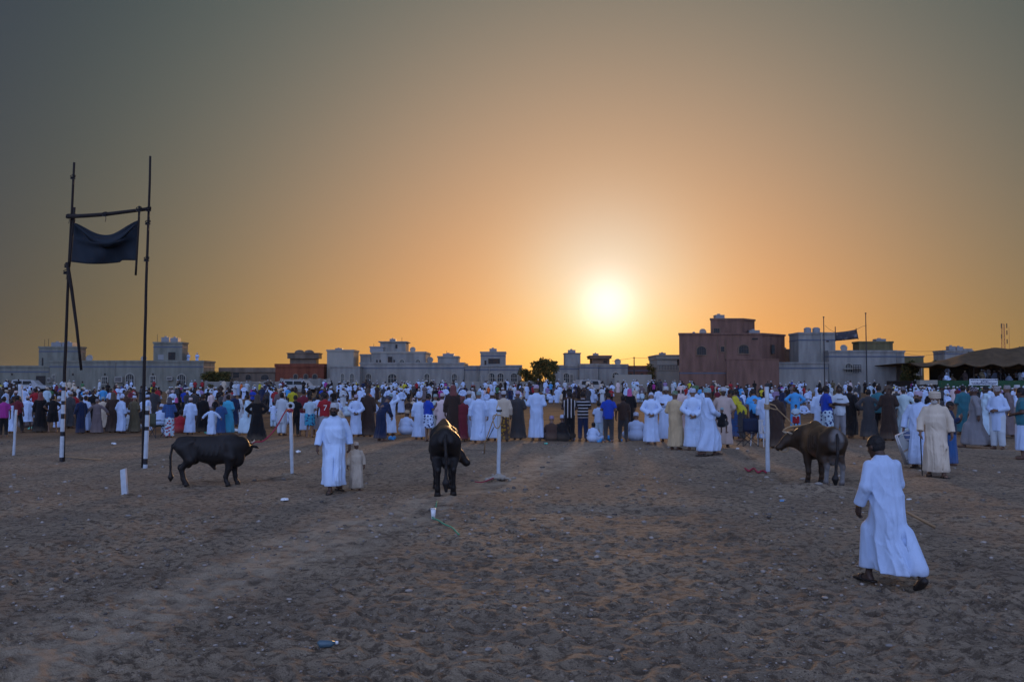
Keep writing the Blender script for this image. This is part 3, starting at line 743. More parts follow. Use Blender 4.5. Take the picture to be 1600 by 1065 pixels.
h = House('house', 'white two storey house with roof tanks under the dark banner at right', 1310, 120)
h.block('wall', 1247.5, 1305, 519, 'white_wall', 9, dy=1, band=.7); h.block('yard_wall', 1217, 1294, 565.5, 'white_wall', .5, dy=-2.5, band=.5, cap=.2)
h.block('wall', 1295, 1400, 547, 'white_wall', 10, dy=-.5, band=.5); h.block('side_wall', 1400.5, 1413, 547.5, 'white_wall', 8, dy=.8, band=.5)
h.block('upper_room', 1342, 1395, 533, 'olive', 5, dy=3, ybase=548)
h.tank(1258, 1269, 511, 519, 2.5, True); h.tank(1271.5, 1283, 511, 519, 2.5, True); h.tank(1369.5, 1384, 529, 533, 4); h.dish(1318, 543.5, 4, .5)
h.window(1326, 568, 581, 10, True, dy=-.5, bars=3); h.opening('balcony_slab', 1317, 1345, 576, 577, dy=-.5, mat='trim', th=.6)
m = MB()
for k in range(4):
    a, b = h.q(1332, 570+3*k, 119), h.q(1345, 570+3*k, 119); m.box(a.x, b.x, -1.1, -1.05, a.z-.04, a.z+.04)
for k in range(4):
    a = h.q(1333+4*k, 582, 119); m.box(a.x-.03, a.x+.03, -1.12, -1.06, a.z, a.z+1.0)
m.build('railing', M['iron'], h.root)
h.opening('downpipe', 1283, 1284.3, 521, 565, dy=1, mat='trim', th=.12); h.opening('window', 1291, 1295, 532, 534, dy=1)
h = House('house', 'low olive house beside the dark bushes left of the tent', 1428, 128)
h.block('wall', 1412, 1443, 556, 'olive', 8, capmat='band', cap=.15); h.window(1436, 575, 585, 6)
h = House('house', 'white house with two square roof tanks rising behind the tent', 1500, 150)
h.block('wall', 1476, 1520, 547, 'white_wall', 9, band=.25); h.tank(1483, 1493, 540, 547, 2); h.tank(1495, 1505, 541, 547, 2); h.block('roof_room', 1507, 1518, 544.5, 'white_wall', 4, dy=2, ybase=548)
h.window(1485, 565, 575, 6)

# yard walls standing on their own
def yard_wall(label, x0, x1, ytop, D, mat='white_wall', posts=6):
    r = empty('yard_wall', (PX((x0+x1)/2, D), D, float(ground_base(D))-.1)); tag(r, label, 'wall')
    a, b = P(x0, ytop, D)-r.location, P(x1, ytop, D)-r.location
    MB().box(a.x, b.x, 0, .22, 0, a.z-.1).build('wall', M[mat], r); MB().box(a.x-.05, b.x+.05, -.05, .27, a.z-.1, a.z).build('coping', M['trim'], r)
    for i in range(posts):
        x = a.x+(b.x-a.x)*i/(posts-1); MB().box(x-.18, x+.18, -.09, .31, 0, a.z+.12).build('pier', M[mat], r)
yard_wall('pale yard wall in front of the unfinished red block house', 440, 514, 592, 126)
yard_wall('low pale yard wall in front of the grey concrete wing', 322, 438, 596, 126.5)
yard_wall('low white yard wall in front of the house with roof tower', 700, 862, 596, 125)

# ------------------------------------------------------------------ trees and bushes
def leaf_mat(name, c1, c2):
    m, n, l, b = new_mat(name); b.inputs['Roughness'].default_value = 0.7; b.inputs['Specular IOR Level'].default_value = 0.2
    g = n.new('ShaderNodeNewGeometry'); r = n.new('ShaderNodeMix'); r.data_type = 'RGBA'
    l.new(g.outputs['Random Per Island'], r.inputs[0]); r.inputs[6].default_value = c1 + (1,); r.inputs[7].default_value = c2 + (1,)
    l.new(r.outputs[2], b.inputs['Base Color'])
    tr = n.new('ShaderNodeBsdfTranslucent'); l.new(r.outputs[2], tr.inputs['Color'])
    mx = n.new('ShaderNodeMixShader'); mx.inputs[0].default_value = 0.3
    o = n['Material Output']; l.new(b.outputs[0], mx.inputs[1]); l.new(tr.outputs[0], mx.inputs[2]); l.new(mx.outputs[0], o.inputs['Surface'])
    return m
M['leaf'] = leaf_mat('leaves', (0.035, 0.045, 0.015), (0.10, 0.095, 0.03))
M['bark'] = plain('bark', (0.05, 0.038, 0.03), 0.9, noise=.4, bump=.4)
def tree(name, label, px, ytop, x0, x1, D, n_leaf=2600, leaf=.16, seed=3, trunk=True, sprig=8, fork=.35):
    rg = np.random.default_rng(seed)
    zb = float(ground_base(D)); r = empty(name, (PX(px, D), D, zb)); tag(r, label, 'tree' if trunk else 'bush')
    top = (P(px, ytop, D)-r.location).z; hw = (x1-x0)*.5*D/F_PX
    m = MB()
    nl = 7
    tips = []
    zt = top*fork if trunk else top*.15
    m.tube([(0, 0, -.1), (.06, 0, zt*.5), (0, .05, zt)], [.2, .15, .12], 8)
    for i in range(nl):
        a = 6.28*i/nl + rg.uniform(-.3, .3); e = rg.uniform(.45, .85)
        t = (math.cos(a)*hw*e*.8, math.sin(a)*hw*e*.7, zt+(top-zt)*rg.uniform(.12, .85))
        m.tube([(0, 0.05, zt-.1), (t[0]*.4, t[1]*.4, zt+(t[2]-zt)*.55), t], [.10, .06, .02], 6); tips.append(t)
    m.build('trunk', M['bark'], r, True)
    cl = []
    for t in tips:
        for _ in range(4): cl.append((np.array(t)+rg.normal(0, .22*hw, 3), rg.uniform(.22, .42)*hw))
    for _ in range(10):
        a = rg.uniform(0, 6.28); q = rg.uniform(0, .6); cl.append((np.array([math.cos(a)*q*hw, math.sin(a)*q*hw, zt+(top-zt)*rg.uniform(.2, .92)]), rg.uniform(.25, .4)*hw))
    if not trunk:
        for _ in range(8): cl.append((np.array([rg.uniform(-.85, .85)*hw, rg.uniform(-.5, .5)*hw, top*rg.uniform(.15, .5)]), .35*hw))
    c_ = np.array([p for p, _ in cl]); rr = np.array([q for _, q in cl])
    k = rg.integers(0, len(cl), n_leaf)
    d = rg.normal(size=(n_leaf, 3)); d /= np.linalg.norm(d, axis=1)[:, None]
    pos = c_[k] + d * (rr[k]*rg.uniform(.45, 1.08, n_leaf))[:, None]
    pos[:, 2] = np.clip(pos[:, 2], .1, top*1.02)
    for s_ in range(sprig):      # loose shoots standing out of the crown
        a = rg.uniform(-1, 1); base_ = np.array([a*hw*.7, 0, top*.8]); j = rg.integers(0, n_leaf, 40)
        pos[j] = base_ + np.array([a*.5, rg.uniform(-.3, .3), .6])*rg.uniform(0, 1.0, (40, 1))*hw*.45 + rg.normal(0, .05, (40, 3))
    u = rg.normal(size=(n_leaf, 3)); u /= np.linalg.norm(u, axis=1)[:, None]
    w = np.cross(u, rg.normal(size=(n_leaf, 3))); w /= np.linalg.norm(w, axis=1)[:, None]
    s = (leaf*rg.uniform(.5, 1.2, n_leaf))[:, None]
    v = np.stack([pos-u*s, pos+w*s*.45, pos+u*s, pos-w*s*.45], 1).reshape(-1, 3)
    cr = obj('crown', mesh_from('crown', v, np.arange(4*n_leaf).reshape(-1, 4), M['leaf']), r)
tree('tree', 'round green tree standing between two white houses left of the sun', 852, 560, 832, 873, 124, 5200, .19, 3, True, 22, .14)
tree('bush', 'dark ragged bush left of the round green tree', 824, 575, 812, 836, 126, 2600, .20, 5, False)
tree('bush', 'dark ragged shrubs between the cream house and the concrete house', 341, 582, 320, 362, 128, 5200, .20, 6, False)
tree('bush', 'dark bushes at the corner of the white house left of the tent', 1421, 563, 1408, 1436, 116, 4000, .20, 7, False)
tree('bush', 'dark round bush behind the left end of the tent', 1467, 556, 1460, 1478, 140, 2600, .2, 8, False)
tree('tree', 'thin pale green tree beside the small cream balcony house', 1017, 569, 1008, 1026, 133, 1100, .15, 9)
# ------------------------------------------------------------------ tent and stage
def rel(root, px, py, D):
    return P(px, py, D) - root.location
tent = empty('tent', (PX(1560, 105), 105, 0.55)); tag(tent, 'long dark olive tent with sagging roof at right edge of field', 'tent')
M['tent'] = plaster('olive_canvas', (0.10, 0.072, 0.044), 0.35)
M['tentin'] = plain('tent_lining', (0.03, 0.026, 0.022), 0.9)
xs = np.linspace(1424, 1760, 61)
def eave_y(x, back=False):
    s = abs(math.sin(math.pi*(x-1424)/42.0))
    return 569 + (1-s)*-3.0 + s*2.2 if not back else 566
def ridge_y(x):
    if x < 1465: return 566.5
    a = np.interp(x, [1465, 1485, 1520, 1555, 1577, 1600, 1640, 1700, 1760], [566, 559, 548.5, 542.5, 545, 540.5, 543, 550, 566]); return float(a)
rows = []
for D, kind in ((104, 'hang'), (104, 'eave'), (106, 1), (108, 2), (110.5, 3), (113, 'ridge'), (117, 5), (122, 'back')):
    row = []
    for x in xs:
        e, rg_ = eave_y(x), ridge_y(x)
        if kind == 'hang': p = rel(tent, x, e+2.2, 104)
        elif kind == 'eave': p = rel(tent, x, e, 104)
        elif kind == 'ridge': p = rel(tent, x, rg_, 113)
        elif kind == 'back': p = rel(tent, x, 570, 104); p.y = 17
        elif kind == 5:
            p = rel(tent, x, (e+rg_)/2, 113); p.y = 12
        else:
            a, b = rel(tent, x, e, 104), rel(tent, x, rg_, 113); f = (D-104)/9.0
            p = a.lerp(b, f); p.z -= .45*math.sin(math.pi*f)*(.6+.4*math.sin(x*.15)); p.z = max(p.z, min(a.z, b.z)-.2)
        row.append(p)
    rows.append(row)
m = MB(); n_ = len(xs)
m.add([p for r_ in rows for p in r_], [(i*n_+j, i*n_+j+1, (i+1)*n_+j+1, (i+1)*n_+j) for i in range(len(rows)-1) for j in range(n_-1)])
ro = m.build('roof', M['tent'], tent, True)
md = ro.modifiers.new('thickness', 'SOLIDIFY'); md.thickness = 0.05
a, b = rel(tent, 1452, 572, 122), rel(tent, 1760, 572, 122)
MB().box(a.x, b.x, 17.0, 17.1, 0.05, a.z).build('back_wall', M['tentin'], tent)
for x in (1445, 1487, 1529, 1571, 1613, 1655):
    a = rel(tent, x, eave_y(x), 104); MB().tube([(a.x, .1, 0), (a.x, .1, a.z)], .05, 6).build('pole', M['iron'], tent)
for x in (1520, 1556, 1600):
    a = rel(tent, x, ridge_y(x), 113); MB().tube([(a.x, 9, 0), (a.x, 9, a.z)], .06, 6).build('pole', M['iron'], tent)
M['greencloth'] = plain('green_cloth', (0.012, 0.05, 0.022), 0.85, noise=.4, scale=1.5)
stage = empty('stage', (PX(1560, 103), 103, 0.5)); tag(stage, 'raised stage draped in dark green cloth under the tent', 'stage')
a, b = rel(stage, 1465, 594.5, 103), rel(stage, 1740, 594.5, 103)
MB().box(a.x, b.x, 0, 14, 0, a.z).build('platform', M['wood_dark'], stage)
m = MB(); k = 60
pts = [(a.x+(b.x-a.x)*i/k, -.12-.06*math.sin(i*2.1)) for i in range(k+1)]
m.add([(x, y, 0) for x, y in pts]+[(x, y, a.z+.02) for x, y in pts], [(i, i+1, k+2+i, k+1+i) for i in range(k)]); o = m.build('drape', M['greencloth'], stage, True)
md = o.modifiers.new('thickness', 'SOLIDIFY'); md.thickness = .02
# white banner with rows of dark writing too small to read
bn = empty('banner', (PX(1537, 101.5), 101.5, 0.5)); tag(bn, 'white banner with rows of small dark writing below the tent stage', 'banner')
a, b = rel(bn, 1515, 601.5, 101.5), rel(bn, 1559, 591.5, 101.5)
MB().box(a.x, b.x, 0, .05, a.z, b.z).build('sheet', plain('banner_sheet', (0.50, 0.55, 0.60), .7), bn)
m = MB(); rg = np.random.default_rng(5)
for rrow, (zf, x0, x1) in enumerate(((.82, .04, .96), (.60, .40, .66), (.40, .06, .94), (.20, .10, .9))):
    x = a.x+(b.x-a.x)*x0; xe = a.x+(b.x-a.x)*x1; zc = a.z+(b.z-a.z)*zf
    while x < xe:
        w = rg.uniform(.05, .17); hh = rg.uniform(.03, .075); dz = rg.uniform(-.03, .03); m.box(x, x+w, -.012, -.002, zc-hh+dz, zc+hh*.6+dz); x += w+rg.uniform(.015, .05)
m.build('lettering', plain('ink', (.03, .04, .10), .7), bn)
for x in (1516, 1558):
    p = rel(bn, x, 600, 101.5); MB().tube([(p.x, .08, 0), (p.x, .08, b.z)], .03, 6).build('stake', M['iron'], bn)
tb = empty('table', (PX(1451, 100), 100, 0.4)); tag(tb, 'long cream covered table at the left end of the stage', 'table')
a, b = rel(tb, 1437, 593.5, 100), rel(tb, 1465, 593.5, 100)
MB().box(a.x, b.x, 0, .8, a.z-.5, a.z).build('cloth', M['trim'], tb)
for x in (a.x+.1, (a.x+b.x)/2, b.x-.1): MB().box(x-.05, x+.05, .1, .7, 0, a.z-.5).build('leg', M['iron'], tb)

# ------------------------------------------------------------------ far masts, banner on the roof line, telecom tower, power lines
def pole_thing(name, label, cat, px, ytop, D, r, mat, extra=None):
    zb = float(ground_base(D)); o = empty(name, (PX(px, D), D, zb)); tag(o, label, cat)
    t = rel(o, px, ytop, D); MB().tube([(0, 0, -.3), (0, 0, t.z*.5), (0, 0, t.z)], [r*1.3, r*1.1, r*.8], 6).build('mast', M[mat], o)
    MB().tube([(0, 0, t.z), (0, 0, t.z+.12)], r*1.6, 6).build('finial', M[mat], o)
    MB().box(-.25, .25, -.25, .25, -.2, .06).build('base_plate', M[mat], o)
    return o
pole_thing('banner_pole', 'thin dark pole left of the dark banner above the white house', 'pole', 1288.5, 496, 108, .06, 'iron')
pole_thing('banner_pole', 'tall thin dark pole right of the dark banner above the white house', 'pole', 1354.5, 490, 106, .06, 'iron')
rb = empty('banner', P(1324, 526, 107)); tag(rb, 'dark banner with a pale picture strung between two thin poles', 'banner')
def sheet(root, name, corners, nu, nv, mat, sag=0.0, bulge=0.0):
    tl, tr, br, bl = [Vector(q) for q in corners]
    v = []
    for j in range(nv+1):
        for i in range(nu+1):
            s, t = i/nu, j/nv
            p = tl.lerp(tr, s).lerp(bl.lerp(br, s), t); p.z -= sag*math.sin(math.pi*s)*(1-t*.6); p.y += bulge*math.sin(3*s*math.pi+t); v.append(p)
    o = MB().add(v, [(j*(nu+1)+i, (j+1)*(nu+1)+i, (j+1)*(nu+1)+i+1, j*(nu+1)+i+1) for j in range(nv) for i in range(nu)]).build(name, mat, root, True)
    md = o.modifiers.new('thickness', 'SOLIDIFY'); md.thickness = .02; return o
q = lambda x, y: rel(rb, x, y, 107)
mb_, n, l, b_ = new_mat('printed_banner'); b_.inputs['Roughness'].default_value = .6
t = n.new('ShaderNodeTexCoord'); nz = n.new('ShaderNodeTexNoise'); nz.inputs['Scale'].default_value = 1.6; nz.inputs['Detail'].default_value = 5
l.new(t.outputs['Object'], nz.inputs['Vector']); rp = n.new('ShaderNodeValToRGB'); l.new(nz.outputs['Fac'], rp.inputs[0])
rp.color_ramp.elements[0].position = .42; rp.color_ramp.elements[0].color = (.010, .014, .03, 1); rp.color_ramp.elements[1].position = .68; rp.color_ramp.elements[1].color = (.16, .15, .16, 1)
e = rp.color_ramp.elements.new(.54); e.color = (.02, .022, .03, 1)
l.new(rp.outputs[0], b_.inputs['Base Color'])
sheet(rb, 'sheet', (q(1305, 519), q(1337.5, 514.5), q(1341, 529), q(1305.5, 532.5)), 8, 4, mb_, .05, .06)
for x0, y0, x1, y1 in ((1305, 510, 1305.5, 533), (1337.5, 512.5, 1341, 530)):
    a, b = q(x0, y0), q(x1, y1); MB().tube([a, b], .05, 6).build('spar', M['iron'], rb)
for pts in (((1337.5, 515), (1347, 510), (1354.5, 508)), ((1305, 519), (1297, 515), (1288.5, 508))):
    MB().tube([q(*p) for p in pts], .018, 4).build('guy_rope', M['iron'], rb)
tw = empty('telecom_tower', (PX(1570, 320), 320, .8)); tag(tw, 'slender red and white lattice telecom tower behind the tent', 'tower')
top = rel(tw, 1570, 506, 320).z
def leg_at(i, z): s_ = 1.1*(1-.55*z/top); return Vector((s_*math.cos(i*2.094+.5), s_*math.sin(i*2.094+.5), z))
M['tower_red'] = plain('tower_red', (.30, .08, .06), .6)
for i in range(3): MB().tube([leg_at(i, 0), leg_at(i, top)], .08, 5).build('leg', M['tower_red'], tw)
m = MB(); nb_ = 16
for k in range(nb_):
    z0, z1 = top*k/nb_, top*(k+1)/nb_
    for i in range(3):
        m.tube([leg_at(i, z0), leg_at((i+1) % 3, z1)], .04, 4); m.tube([leg_at(i, z1), leg_at((i+1) % 3, z1)], .035, 4)
m.build('bracing', M['tower_red'], tw)
for z, sd in ((top*.97, 1), (top*.97, -1), (top*.86, 1), (top*.80, -1), (top*.72, 1)):
    MB().box(sd*.95-.14, sd*.95+.14, -.5, -.35, z-.8, z+.8).build('antenna', M['iron'], tw)
a = rel(tw, 1576.5, 511, 320); MB().tube([(a.x, 0, 0), (a.x, 0, a.z)], .05, 5).build('cable_mast', M['tower_red'], tw)
def wire(label, pts, D, r=.02):
    o = MB().tube([P(x, y, D) for x, y in pts], r, 4).build('power_line', M['iron']); tag(o, label, 'cable', 'power lines')
wire('thin upper power line sagging from the white house to the tent', [(1412, 548), (1432, 549), (1455, 548.5), (1490, 546)], 135)
wire('thin lower power line sagging from the olive house to the tent', [(1412, 552), (1440, 556), (1462, 553), (1490, 549)], 135)
wire('thin power line running from the low white house to the brown house', [(956, 564), (990, 559), (1030, 559.5), (1062, 561)], 130)
wire('thin power line left of the unfinished concrete house', [(316, 579), (330, 580), (345, 579.5)], 133)
pl = pole_thing('utility_pole', 'dark utility pole above the rosy brown low house', 'pole', 991, 559, 130, .09, 'iron')

# ------------------------------------------------------------------ tall masts with the hung canvas at left
D1, D2 = dist_of(721), dist_of(730)
def stack_pole(root, pts, D, r, name, mat):
    return MB().tube([rel(root, x, y, D) for x, y in pts], r, 8).build(name, M[mat], root, True)
mf = empty('mast_frame', (PX(160, 23), 23, 0)); tag(mf, 'tall dark wooden pole frame with lashed crossbar at left', 'frame')
Df = 22.6
def jitter(pts, s=.5):
    out = []
    for (x0, y0), (x1, y1) in zip(pts[:-1], pts[1:]):
        for k in range(5): t = k/5; out.append((x0+(x1-x0)*t+random.uniform(-s, s)*.6, y0+(y1-y0)*t))
    return out + [pts[-1]]
stack_pole(mf, jitter([(116, 254), (107, 430), (101, 580), (98.5, 722)]), D1, [.030+.0012*i for i in range(16)], 'mast', 'wood_dark')
stack_pole(mf, jitter([(235, 244), (229, 430), (225.5, 580), (223.5, 731)]), D2, [.028+.0012*i for i in range(16)], 'mast', 'wood_dark')
Dm = (D1+D2)/2-.08
MB().tube([rel(mf, 105.5, 338.5, D1-.08), rel(mf, 135, 337, (D1*2+D2)/3-.08), rel(mf, 164, 335, Dm), rel(mf, 200, 330.5, (D1+D2*2)/3-.08), rel(mf, 234, 326, D2-.08)], [.055, .052, .05, .045, .045], 8).build('crossbar', M['wood_dark'], mf, True)
stack_pole(mf, jitter([(116.5, 324), (108.5, 416)], .2), D1-.12, .030, 'hanging_pole', 'wood_dark')
stack_pole(mf, jitter([(218, 322), (212, 430)], .2), D2-.05, .028, 'hanging_pole', 'wood_dark')
stack_pole(mf, [(105, 410), (112, 452), (120, 512), (127, 578)], D1-.10, [.05, .045, .04, .035], 'loose_pole', 'wood_dark')
for (x, y, D) in ((107, 338, D1), (232, 327, D2), (217, 327, D2-.02), (116, 338, D1), (104.5, 415, D1), (103, 425, D1), (229, 405, D2), (231, 348, D2), (114, 277, D1), (164, 335, Dm)):
    c0 = rel(mf, x, y, D-.06); m = MB()
    for k in range(3):
        m.tube([c0+Vector((.06*math.cos(a_), .06*math.sin(a_), (k-1)*.035+.02*math.sin(a_+k))) for a_ in np.linspace(0, 6.28, 9)], .011, 4)
    m.tube([c0, c0+Vector((.05, -.05, -.1)), c0+Vector((.03, -.04, -.2))], .008, 4)
    m.build('lashing', M['black_paint'], mf)
for x, x2, ytop, ybase, D, rot_ in ((95.0, 97.0, 596, 721, D1-.05, 0), (226.0, 228.0, 632, 731, D2-.05, 1)):
    # painted sleeve of white and black bands round the foot of each mast
    n_b = 9 if rot_ == 0 else 7
    ed = np.linspace(ybase, ytop, n_b*2)
    bands = [(721, 714, 'b'), (714, 700, 'w'), (700, 681, 'w'), (681, 674, 'b'), (674, 654, 'w'), (654, 646, 'b'), (646, 632, 'w'), (632, 626, 'b'), (626, 610, 'w'), (610, 604, 'b'), (604, 597, 'w')] if rot_ == 0 else \
            [(731, 725, 'w'), (725, 716, 'b'), (716, 672, 'w'), (672, 666, 'b'), (666, 648, 'w'), (648, 641, 'b'), (641, 634, 'w')]
    for y0, y1, c_ in bands:
        xa = np.interp(y0, [ytop, ybase], [x2+3, x+1]); xb = np.interp(y1, [ytop, ybase], [x2+3, x+1])
        a, b = rel(mf, xa, y0, D), rel(mf, xb, y1, D)
        MB().tube([a, b], .052 if c_ == 'w' else .050, 10).build('painted_band', M['white_paint' if c_ == 'w' else 'black_paint'], mf)
cv = empty('canvas', P(163, 380, Df)); tag(cv, 'dark blue canvas sheet hung between poles of the tall frame', 'banner')
# hung sheet: front panel with a deep swag and the slack top folded behind it
nu, nv = 28, 16
def sheet_pt(s, t):
    xl = 116.5-5.5*t; xr = 216.5-4.5*t
    x = xl+(xr-xl)*s
    top = 348-4*s + 21*math.sin(math.pi*min(1, s*1.0))**1.3*(1 if s < .6 else 1-.25*(s-.6)/.4)
    bot = 409+3.5*math.sin(math.pi*min(s/.8, 1)) - (2.5 if s > .78 else 0)
    y = top+(bot-top)*t
    D = Df + .10*math.sin(7*s+3*t) + .05*math.sin(17*s-5*t) + .18*math.sin(math.pi*s)*(1-t)**2 - .25*math.exp(-((t-.28-.25*abs(s-.45))/.09)**2)*math.sin(math.pi*s)
    return P(x, y, D)-cv.location
v = [sheet_pt(i/nu, j/nv) for j in range(nv+1) for i in range(nu+1)]
o = MB().add(v, [(j*(nu+1)+i, (j+1)*(nu+1)+i, (j+1)*(nu+1)+i+1, j*(nu+1)+i+1) for j in range(nv) for i in range(nu)]).build('sheet', M['navy'], cv, True)
md = o.modifiers.new('thickness', 'SOLIDIFY'); md.thickness = .012
# slack swag of cloth in front of the sheet
v = []
for j in range(7):
    for i in range(nu+1):
        s, t = i/nu, j/6
        x = 117+99*s; yt = 350-4*s+24*math.sin(math.pi*s)**1.1; w_ = 2+11*math.sin(math.pi*s)**1.2
        v.append(P(x, yt+w_*t*1.25, Df-.06-.16*math.sin(math.pi*t)*math.sin(math.pi*s))-cv.location)
o = MB().add(v, [(j*(nu+1)+i, (j+1)*(nu+1)+i, (j+1)*(nu+1)+i+1, j*(nu+1)+i+1) for j in range(6) for i in range(nu)]).build('swag', M['navy'], cv, True)
md = o.modifiers.new('thickness', 'SOLIDIFY'); md.thickness = .015

# ------------------------------------------------------------------ white posts
def post(label, xb, yb, xt, yt, w, kind='post'):
    g = G(xb, yb); z0 = gz(g); o = empty('post', (g.x, g.y, z0)); tag(o, label, 'post', 'white painted posts on the field')
    t = rel(o, xt, yt, g.y); r = w*.5*g.y/F_PX
    k = 9; pts = [Vector((0, 0, -.12)).lerp(t, i/(k-1)) + Vector((random.uniform(-.006, .006), 0, 0)) for i in range(k)]
    if kind == 'board':
        m = MB(); tx, ty = t.x, t.z
        m.add([(-r, -.035, -.1), (r, -.035, -.1), (r, .035, -.1), (-r, .035, -.1), (tx-r, -.035, ty-.03), (tx+r*.95, -.035, ty), (tx+r*.95, .035, ty), (tx-r, .035, ty-.03)],
              [(3, 2, 1, 0), (4, 5, 6, 7), (0, 1, 5, 4), (1, 2, 6, 5), (2, 3, 7, 6), (3, 0, 4, 7)])
        m.build('board', M['white_paint'], o)
    else:
        MB().tube(pts, [r*random.uniform(.92, 1.06) for _ in range(k)], 10).build('shaft', M['white_paint'], o, True)
    # disturbed earth packed round the foot
    vol = Vol((-.5, -.4, -.1), (.5, .4, .2), .035); rg = np.random.default_rng(int(xb))
    for _ in range(9): vol.ell((rg.normal(0, .11), rg.normal(0, .08), -.01), (rg.uniform(.04, .09), rg.uniform(.04, .08), rg.uniform(.02, .06)), k=.02)
    obj('earth_heap', vol.mesh('earth_heap', M['ground']), o)
    return o, t, r
p1, t1, r1 = post('white post with red tie and ring, between black bull and walking man', 457, 741, 454, 640, 5.6)
m = MB(); 
m.tube([t1+Vector((.07*math.cos(a), -.01, .085+.07*math.sin(a))) for a in np.linspace(0, 6.283, 17)], .026, 8); m.build('ring', M['white_paint'], p1, True)
MB().tube([t1+Vector((0, 0, -.05)), t1+Vector((0, 0, .03))], r1*1.5, 10).build('red_tie', M['rope_red'], p1)
p2, t2, r2 = post('central white post with dark strap and cloth bundle at its foot', 779, 751, 780, 636, 6.4)
MB().tube([t2+Vector((0, 0, -.09)), t2+Vector((0, 0, -.05))], r2*1.5, 10).build('strap', M['leather'], p2)
m = MB()
m.tube([t2+Vector((.0, -.04, -.22))+Vector((.09*math.cos(a)-.04, -.05, .14*math.sin(a)-.04+.04*math.cos(2*a))) for a in np.linspace(0, 6.283, 20)], .013, 6)
m.tube([t2+Vector((-.05, -.06, -.12)), t2+Vector((-.14, -.05, -.3)), t2+Vector((-.3, .2, -.75)), t2+Vector((-.33, .4, -1.0))], .012, 6); m.build('tether', M['rope_tan'], p2, True)
vol = Vol((-.6, -.4, -.05), (.6, .4, .3), .025); rg = np.random.default_rng(2)
for k in range(26):
    x = rg.normal(0, .13); vol.ell((x, -.06+rg.uniform(-.1, .1), max(.02, .11-.36*abs(x)+rg.uniform(-.03, .04))), (rg.uniform(.03, .08), rg.uniform(.02, .06), rg.uniform(.015, .05)), k=.02)
bo = obj('cloth_bundle', vol.mesh('cloth_bundle', M['cloth']), p2); bo.color = (.34, .32, .27, 1)
p3, t3, r3 = post('white post with tan rope tied to the brown bull', 1200, 740, 1198, 604, 6.6)
m = MB()
for k in range(4): m.tube([t3+Vector((.055*math.cos(a), .055*math.sin(a), -.40-.03*k+.012*math.sin(a))) for a in np.linspace(0, 6.283, 13)], .014, 6)
m.tube([t3+Vector((.03, -.05, -.38)), t3+Vector((.16, -.06, -.42)), t3+Vector((.24, -.06, -.52)), t3+Vector((.12, -.06, -.50)), t3+Vector((.02, -.05, -.46))], .014, 6)
m.build('rope_knot', M['rope_tan'], p3, True)
post('white post at far left in front of the magenta shirt', 21.5, 712, 25, 640, 4.2)
post('short leaning white board post below the right mast of the tall frame', 196, 775, 193, 731, 8.2, 'board')
post('distant white post above the crowd at far left', 34, 652, 31, 600, 6.0)

# ------------------------------------------------------------------ cattle
def coat(name, kind):
    m, n, l, b = new_mat(name); b.inputs['Roughness'].default_value = .5; b.inputs['Specular IOR Level'].default_value = .25
    t = n.new('ShaderNodeTexCoord'); nz = n.new('ShaderNodeTexNoise'); nz.inputs['Scale'].default_value = 3.0; nz.inputs['Detail'].default_value = 6
    l.new(t.outputs['Object'], nz.inputs['Vector'])
    def mask(c_, rad, soft=1.0, wob=.6):
        v = n.new('ShaderNodeVectorMath'); v.operation = 'SUBTRACT'; l.new(t.outputs['Object'], v.inputs[0]); v.inputs[1].default_value = c_
        d = n.new('ShaderNodeVectorMath'); d.operation = 'DIVIDE'; l.new(v.outputs[0], d.inputs[0]); d.inputs[1].default_value = rad
        ln = n.new('ShaderNodeVectorMath'); ln.operation = 'LENGTH'; l.new(d.outputs[0], ln.inputs[0])
        ad = n.new('ShaderNodeMath'); ad.operation = 'MULTIPLY_ADD'; l.new(nz.outputs['Fac'], ad.inputs[0]); ad.inputs[1].default_value = wob; l.new(ln.outputs['Value'], ad.inputs[2])
        mr = n.new('ShaderNodeMapRange'); mr.inputs[1].default_value = 1+wob*.5+soft*.5; mr.inputs[2].default_value = 1+wob*.5-soft*.5; l.new(ad.outputs[0], mr.inputs[0]); return mr.outputs[0]
    def over(src, f, c_):
        q = n.new('ShaderNodeMix'); q.data_type = 'RGBA'; l.new(f, q.inputs[0])
        if isinstance(src, tuple): q.inputs[6].default_value = src+(1,)
        else: l.new(src, q.inputs[6])
        q.inputs[7].default_value = c_+(1,); return q.outputs[2]
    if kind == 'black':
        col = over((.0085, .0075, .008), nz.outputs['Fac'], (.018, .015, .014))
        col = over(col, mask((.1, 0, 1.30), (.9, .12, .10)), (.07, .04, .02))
    else:
        col = over((.018, .012, .009), nz.outputs['Fac'], (.055, .032, .018))
        col = over(col, mask((.30, .20, .98), (.14, .30, .26)), (.11, .062, .028))
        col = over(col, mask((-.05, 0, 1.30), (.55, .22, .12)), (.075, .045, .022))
        col = over(col, mask((-.02, .15, .58), (.22, .22, .10)), (.13, .06, .035))
        col = over(col, mask((-.86, 0, .85), (.12, .13, .40), .7), (.13, .122, .12))
        col = over(col, mask((-.70, 0, .28), (.28, .30, .22), .6, .7), (.20, .195, .195))
        col = over(col, mask((-.82, 0, .60), (.12, .08, .13)), (.22, .10, .06))
    l.new(col, b.inputs['Base Color'])
    n2 = n.new('ShaderNodeTexNoise'); n2.inputs['Scale'].default_value = 70; mp = n.new('ShaderNodeMapping'); mp.inputs['Scale'].default_value = (1, 1, .3)
    l.new(t.outputs['Object'], mp.inputs['Vector']); l.new(mp.outputs[0], n2.inputs['Vector'])
    bp = n.new('ShaderNodeBump'); bp.inputs['Strength'].default_value = .25; bp.inputs['Distance'].default_value = .01; l.new(n2.outputs['Fac'], bp.inputs['Height']); l.new(bp.outputs[0], b.inputs['Normal'])
    return m
